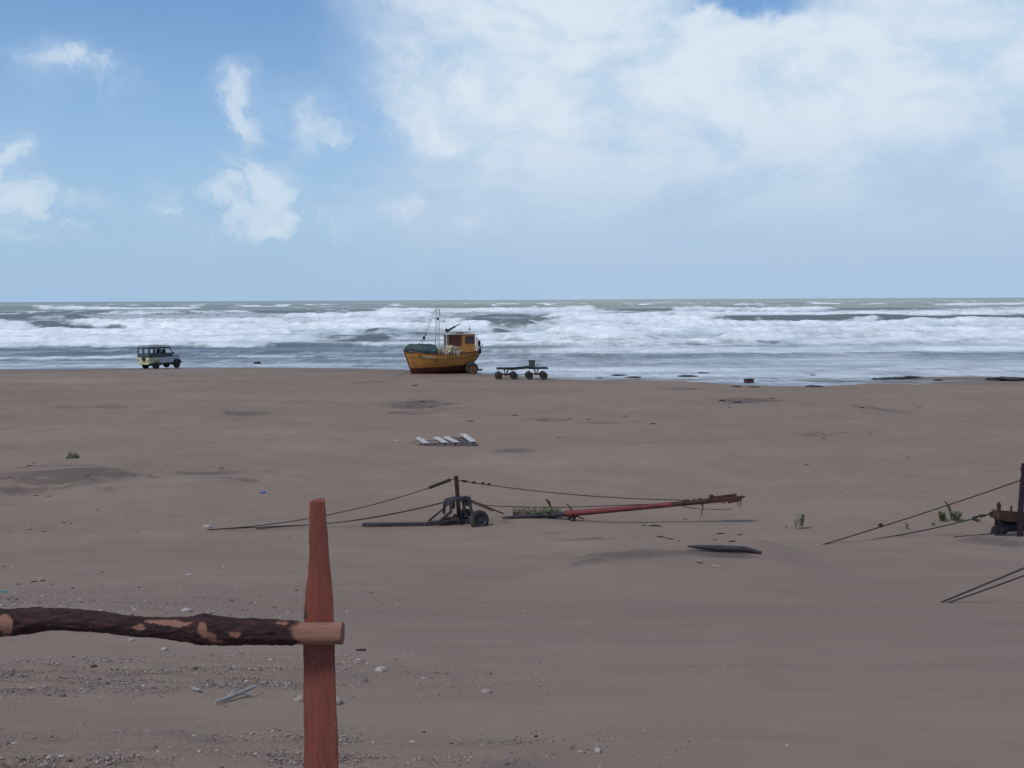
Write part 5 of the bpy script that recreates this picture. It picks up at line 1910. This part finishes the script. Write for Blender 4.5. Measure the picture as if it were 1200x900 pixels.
# rubbish
rock('litter', 638, 607, 9, 'teal', 'teal plastic scrap under the dark end of the boom', 'litter', 0.5, 0.6, seed=31)
rock('litter', 641.5, 606, 4.5, 'shell', 'white plastic scrap touching the teal one under the boom', 'litter', 0.6, 0.6, seed=32)
rock('litter', 308, 578, 7, 'blue', 'small blue plastic scrap on the sand left of the post top', 'litter', 0.5, 0.6, seed=33)
rock('litter', 3, 694, 12, 'teal', 'teal plastic scrap at the left edge above the rail', 'litter', 0.15, 0.5, seed=34)
rock('bottle_scrap', 466, 517, 7, 'shell', 'white scrap on the sand just left of the pallet', 'litter', 0.3, 0.4, seed=35)


def scrap(px, py, lpx, mat, label, cat, name, group, k):
    g = on_ground(px, py)
    s = g.y / FPX
    L = lpx * s / 2
    mb = MB()
    a = random.uniform(-0.7, 0.7)
    d = Vector((math.cos(a), math.sin(a), 0))
    r = max(0.010, L * 0.13)
    mb.tube([-d * L + Vector((0, 0, r * 0.4)), -d * L * 0.3 + Vector((0, r, r * 0.9)), d * L * 0.4 + Vector((0, -r * .5, r * 1.1)), d * L + Vector((0, 0, r * 0.2))], [r * 0.4, r, r * 0.9, r * 0.35], 7)
    o = mb.build(name, M[mat], None, smooth=True)
    o.location = g
    return tag(o, label, cat, group)


DARK = [(42, 581, 7), (57, 582, 6), (35, 621, 8), (52, 623, 7), (75, 613, 6), (83, 613.5, 5), (12, 560, 5), (72, 567, 6), (88, 565, 5), (114, 598, 5), (40, 543, 6), (103, 558, 7), (35, 546, 9), (176, 557, 7), (260, 549, 8), (196, 546, 4), (247, 547, 5), (158, 558, 5),
        (266, 484, 5), (274, 481, 4), (247, 491, 4), (54, 474, 4), (154, 454, 3), (460, 484, 6), (495, 471, 8), (505, 478, 7), (478, 476, 6), (524, 473, 5), (551, 494, 9), (603, 487, 8), (487, 452, 9), (641, 483, 4), (655, 513, 5), (668, 491, 5), (690, 492, 7),
        (733, 488, 6), (765, 497, 9), (846, 470, 12), (865, 472, 12), (905, 467, 8), (1002, 476, 5), (1010, 478, 8), (1078, 478, 5), (945, 545, 7), (990, 507, 5), (965, 514, 7), (1020, 508, 5), (1065, 536, 6), (985, 577, 4), (855, 478, 5), (768, 617, 16), (755, 616, 8), (775, 630, 14),
        (785, 632, 10), (845, 626, 12), (867, 627, 9), (858, 635, 13), (838, 633, 8), (820, 660, 9), (795, 634, 4), (803, 609, 4), (40, 682, 8), (50, 681, 6), (60, 685, 4), (120, 671, 4), (5, 664, 4), (163, 689, 4), (22, 685, 4), (85, 690, 4)]
for k, (px, py, l) in enumerate(DARK):
    scrap(px, py, l, 'driftdark', 'small dark scrap of driftwood lying on the bare sand', 'driftwood', 'driftwood_scrap', 'dark driftwood scraps on the sand', k)
PALE = [(160, 598, 7), (178, 596, 6), (275, 589, 6), (256, 588, 4), (20, 560, 5), (221, 548, 5), (137, 541, 7), (67, 556, 4), (12, 607, 5), (155, 600, 4), (548, 480, 4), (603, 489, 5), (1003, 543, 6), (1030, 552, 5), (913, 537, 5), (1075, 534, 4), (985, 560, 4), (960, 545, 4), (1105, 534, 5),
        (844, 619, 6), (758, 606, 4), (710, 630, 4), (660, 606, 4), (555, 622, 5), (915, 520, 4), (40, 663, 4), (14, 666, 5), (70, 667, 3), (106, 675, 4), (839, 664, 13), (820, 658, 5), (740, 548, 4)]
for k, (px, py, l) in enumerate(PALE):
    scrap(px, py, l, 'shell', 'small white shell or chip lying on the bare sand', 'shell', 'shell_chip', 'white shell chips on the sand', k)

# seaweed and dark clumps along the tide line
WEED = [(1040, 444.5, 30, .22, 'long low bank of dark weed left of the wet sand bar at right'), (1066, 443.3, 28, .26, 'dark hump of weed at the tip of the wet sand bar at right'), (1180, 444.6, 38, .24, 'dark weed mound by the right edge at the water line'),
        (1100, 445.3, 9, .3, 'small dark weed clump in the middle of the wet sand bar at right'), (884, 453.6, 12, .3, 'small dark weed clump just right of the red crate'), (955, 453.2, 20, .26, 'low dark weed clump on the edge of the tide pool'), (952, 439.5, 6, .4, 'tiny dark weed clump awash in the shallows right of the crate'),
        (824, 437, 14, .16, 'small dark weed strip awash above the tide pool'), (806, 440.5, 22, .14, 'long dark weed strip awash left of the red crate'), (725, 439.5, 16, .16, 'low dark weed strip awash right of the trailer'), (742, 442, 18, .16, 'dark weed strip at the sand edge right of the trailer'),
        (862, 452.8, 12, .2, 'thin dark weed line just left of the red crate'), (702, 443, 8, .25, 'small weed clump on wet sand right of the trailer')]
for k, (px, py, w, h, lab) in enumerate(WEED):
    rock('seaweed_clump', px, py, w, 'weed', lab, 'seaweed', h * 0.40, 0.6, seed=50 + k, sink=0.3, amp=0.85)
sc = rock('weed_tuft', 85, 537, 13, 'weed', 'dark spiky clump of weed alone on the sand at far left', 'weed clump', 0.5, 0.6, seed=41, amp=0.6)
for k in range(7):
    mb = MB()
    x = random.uniform(-.14, .16)
    mb.tube([Vector((x, 0, 0.0)), Vector((x + random.uniform(-.06, .03), random.uniform(-.05, .05), random.uniform(.14, .26)))], [0.022, 0.006], 5)
    mb.build('stalk', M['driftdark'], sc)


# ------------------------------------------------------------------ plants in the sand
def plant(name, px, py, hpx, spread, nstem, nleaf, label, mat='leaf', lsize=0.035, lean=0.0, group=None, stems='straw'):
    g = on_ground(px, py)
    s = g.y / FPX
    H = hpx * s
    e = empty(name, g - Vector((0, 0, 0.02)), 0, label=label, cat='plant', group=group)
    ms, ml = MB(), MB()
    for i in range(nstem):
        a = random.uniform(0, 6.28)
        r0 = spread * s * 0.25 * random.random()
        r1 = spread * s * (0.3 + 0.7 * random.random()) * 0.6
        h = H * random.uniform(0.65, 1.0)
        p0 = Vector((math.cos(a) * r0, math.sin(a) * r0, 0))
        p2 = Vector((math.cos(a) * r1 + lean * s, math.sin(a) * r1, h))
        p1 = (p0 + p2) / 2 + Vector((random.uniform(-.02, .02), 0, h * 0.08))
        ms.tube([p0, p1, p2], [0.007, 0.005, 0.003], 5)
        for k in range(nleaf):
            t = 0.25 + 0.75 * random.random()
            q = p0.lerp(p1, t * 2) if t < 0.5 else p1.lerp(p2, t * 2 - 1)
            b = random.uniform(0, 6.28)
            d = Vector((math.cos(b), math.sin(b), random.uniform(0.1, 0.9))).normalized() * lsize * random.uniform(0.6, 1.3)
            w = Vector((-d.y, d.x, 0)).normalized() * lsize * 0.28
            ml.add([q, q + d * 0.5 + w, q + d + Vector((0, 0, -lsize * .15)), q + d * 0.5 - w], [(0, 1, 2, 3)])
    ms.build('stem', M[stems], e)
    if nleaf:
        ml.build('foliage', M[mat], e)
    return e


plant('beach_plant', 938.5, 620, 21, 8, 7, 26, 'upright green plant alone on the sand right of the boom', lsize=0.06)
plant('beach_plant', 933, 620, 15, 5, 3, 14, 'thin sparse seedling touching the upright green plant', lsize=0.045)
plant('beach_plant', 1104, 611, 13, 13, 12, 22, 'left of two low green bushes under the cables at right', lsize=0.065)
plant('beach_plant', 1119, 610, 14, 17, 14, 24, 'right and wider of two low green bushes under the cables', lsize=0.065)
plant('beach_plant', 1063.5, 620, 10, 6, 4, 8, 'small dry sprig under the upper cable at right', 'straw', 0.06)
plant('beach_plant', 1093, 616, 7, 5, 4, 10, 'small green sprig left of the two low bushes', lsize=0.045)
plant('beach_plant', 1146, 612, 9, 7, 4, 10, 'small dark sprig beneath the chain of the winch block', lsize=0.045)
plant('beach_plant', 921, 619, 5, 4, 3, 3, 'tiny sprig left of the upright green plant', lsize=0.035)
mb = MB()
g0 = on_ground(1117, 606)
P = [at_Y(1116, 603, g0.y), at_Y(1112, 594, g0.y), at_Y(1107, 587, g0.y)]
mb.tube([Vector((0, 0, 0))] + [p - g0 for p in P], [0.02, 0.022, 0.028, 0.012], 6)
o = mb.build('dead_stalk', M['driftdark'], None, smooth=True)
o.location = g0
tag(o, 'dark bent dead stalk rising from the wider low bush', 'dead stalk')
GR = [(604, 603, 12, 14, 'tuft of dry grass at the left end of the boom, nearest the cart'), (615, 604, 13, 16, 'second tuft of dry grass from the cart wheel, beside the boom'), (627, 604, 13, 18, 'middle tuft of greenish grass behind the dark boom end'), (638, 605, 17, 16, 'tallest green grass tuft behind the dark boom end'), (648, 605, 14, 14, 'green grass tuft left of the red part of the boom')]
for k, (px, py, h, sp_, lab) in enumerate(GR):
    g = on_ground(px, py + 2)
    e = plant('grass_tuft', px, py + 2, h, sp_, 34, 3, lab, 'straw' if k < 2 else 'leaf', 0.06, lean=5, stems='straw' if k < 3 else 'leaf')
mb = MB()
g0 = on_ground(645, 606)
P = [at_Y(646, 596, g0.y), at_Y(643, 588, g0.y), at_Y(639.5, 585, g0.y)]
mb.tube([Vector((0, 0, 0))] + [p - g0 for p in P], [0.010, 0.014, 0.042, 0.016], 6)
o = mb.build('dead_stalk', M['driftdark'], None, smooth=True)
o.location = g0
tag(o, 'dark seed head on a stalk behind the dark boom end', 'dead stalk')
mb = MB()
g0 = on_ground(672, 606)
P = [at_Y(670, 597, g0.y), at_Y(664, 590, g0.y)]
mb.tube([Vector((0, 0, 0))] + [p - g0 for p in P], [0.010, 0.025, 0.014], 6)
o = mb.build('dead_stalk', M['driftdark'], None, smooth=True)
o.location = g0
tag(o, 'short dark stalk leaning over the start of the red boom', 'dead stalk')


# ------------------------------------------------------------------ gravel: too fine to count
def gravel_material():
    mt, N, b = new_mat('gravel_grit')
    tone = N.attr('tone')
    co = N.n('ShaderNodeTexCoord').outputs['Object']
    rmp = N.n('ShaderNodeValToRGB')
    N.plug(rmp.inputs[0], tone)
    cr = rmp.color_ramp
    cr.elements[0].position = 0.0
    cr.elements[0].color = (0.072, 0.052, 0.044, 1)
    cr.elements[1].position = 1.0
    cr.elements[1].color = (0.47, 0.41, 0.365, 1)
    for p_, c in ((0.35, (0.155, 0.115, 0.095, 1)), (0.62, (0.225, 0.172, 0.145, 1)), (0.85, (0.32, 0.26, 0.225, 1))):
        el_ = cr.elements.new(p_)
        el_.color = c
    N.plug(b.inputs['Base Color'], N.mix(N.ss(N.noise(co, 120.0, 3, 0.6), 0.3, 0.7, 0.0, 0.4), rmp.outputs[0], (0.14, 0.115, 0.105)))
    b.inputs['Roughness'].default_value = 0.9
    b.inputs['Specular IOR Level'].default_value = 0.2
    return mt


def build_gravel(n=60000):
    rs = np.random.RandomState(5)
    y = 3.0 + 24.0 * rs.rand(n * 12) ** 2.0
    x = (rs.rand(n * 12) * 2 - 1) * (y * 0.62 + 0.5)
    g = gravel_mask(x, y) * (0.25 + 0.9 * sstep(0.42, 0.66, fbm(x / 0.35, y / 0.22, 3)))
    keep = rs.rand(len(x)) < g * 1.2
    x, y = x[keep][:n], y[keep][:n]
    z = ground(x, y)
    k = len(x)
    size = np.clip(np.exp(rs.randn(k) * 0.6) * 0.0031, 0.0016, 0.018) * np.clip(y / 8, 0.65, 1.5)
    tone = np.clip(rs.rand(k) ** 0.75 * 1.02, 0, 1)
    V = np.empty((k, 12, 3))
    sc3 = size[:, None] * np.stack([0.8 + 0.9 * rs.rand(k), 0.7 + 0.7 * rs.rand(k), 0.35 + 0.4 * rs.rand(k)], 1)
    jit = 1 + 0.35 * (rs.rand(k, 12, 1) - 0.5)
    V = ICO_V[None] * jit * sc3[:, None, :]
    a = rs.rand(k) * 6.283
    ca, sa = np.cos(a)[:, None], np.sin(a)[:, None]
    X = V[:, :, 0] * ca - V[:, :, 1] * sa + x[:, None]
    Yv = V[:, :, 0] * sa + V[:, :, 1] * ca + y[:, None]
    Z = V[:, :, 2] + z[:, None] + sc3[:, 2:3] * 0.35
    print('gravel', k)
    P = np.stack([X, Yv, Z], 2).reshape(-1, 3)
    F = (ICO_F[None] + (np.arange(k) * 12)[:, None, None]).reshape(-1, 3)
    o = np_mesh('gravel', P, F, gravel_material(), {'tone': np.repeat(tone, 12)}, smooth=False)
    tag(o, 'shell grit and small gravel strewn over the sand at lower left', 'gravel', kind='stuff')


build_gravel()
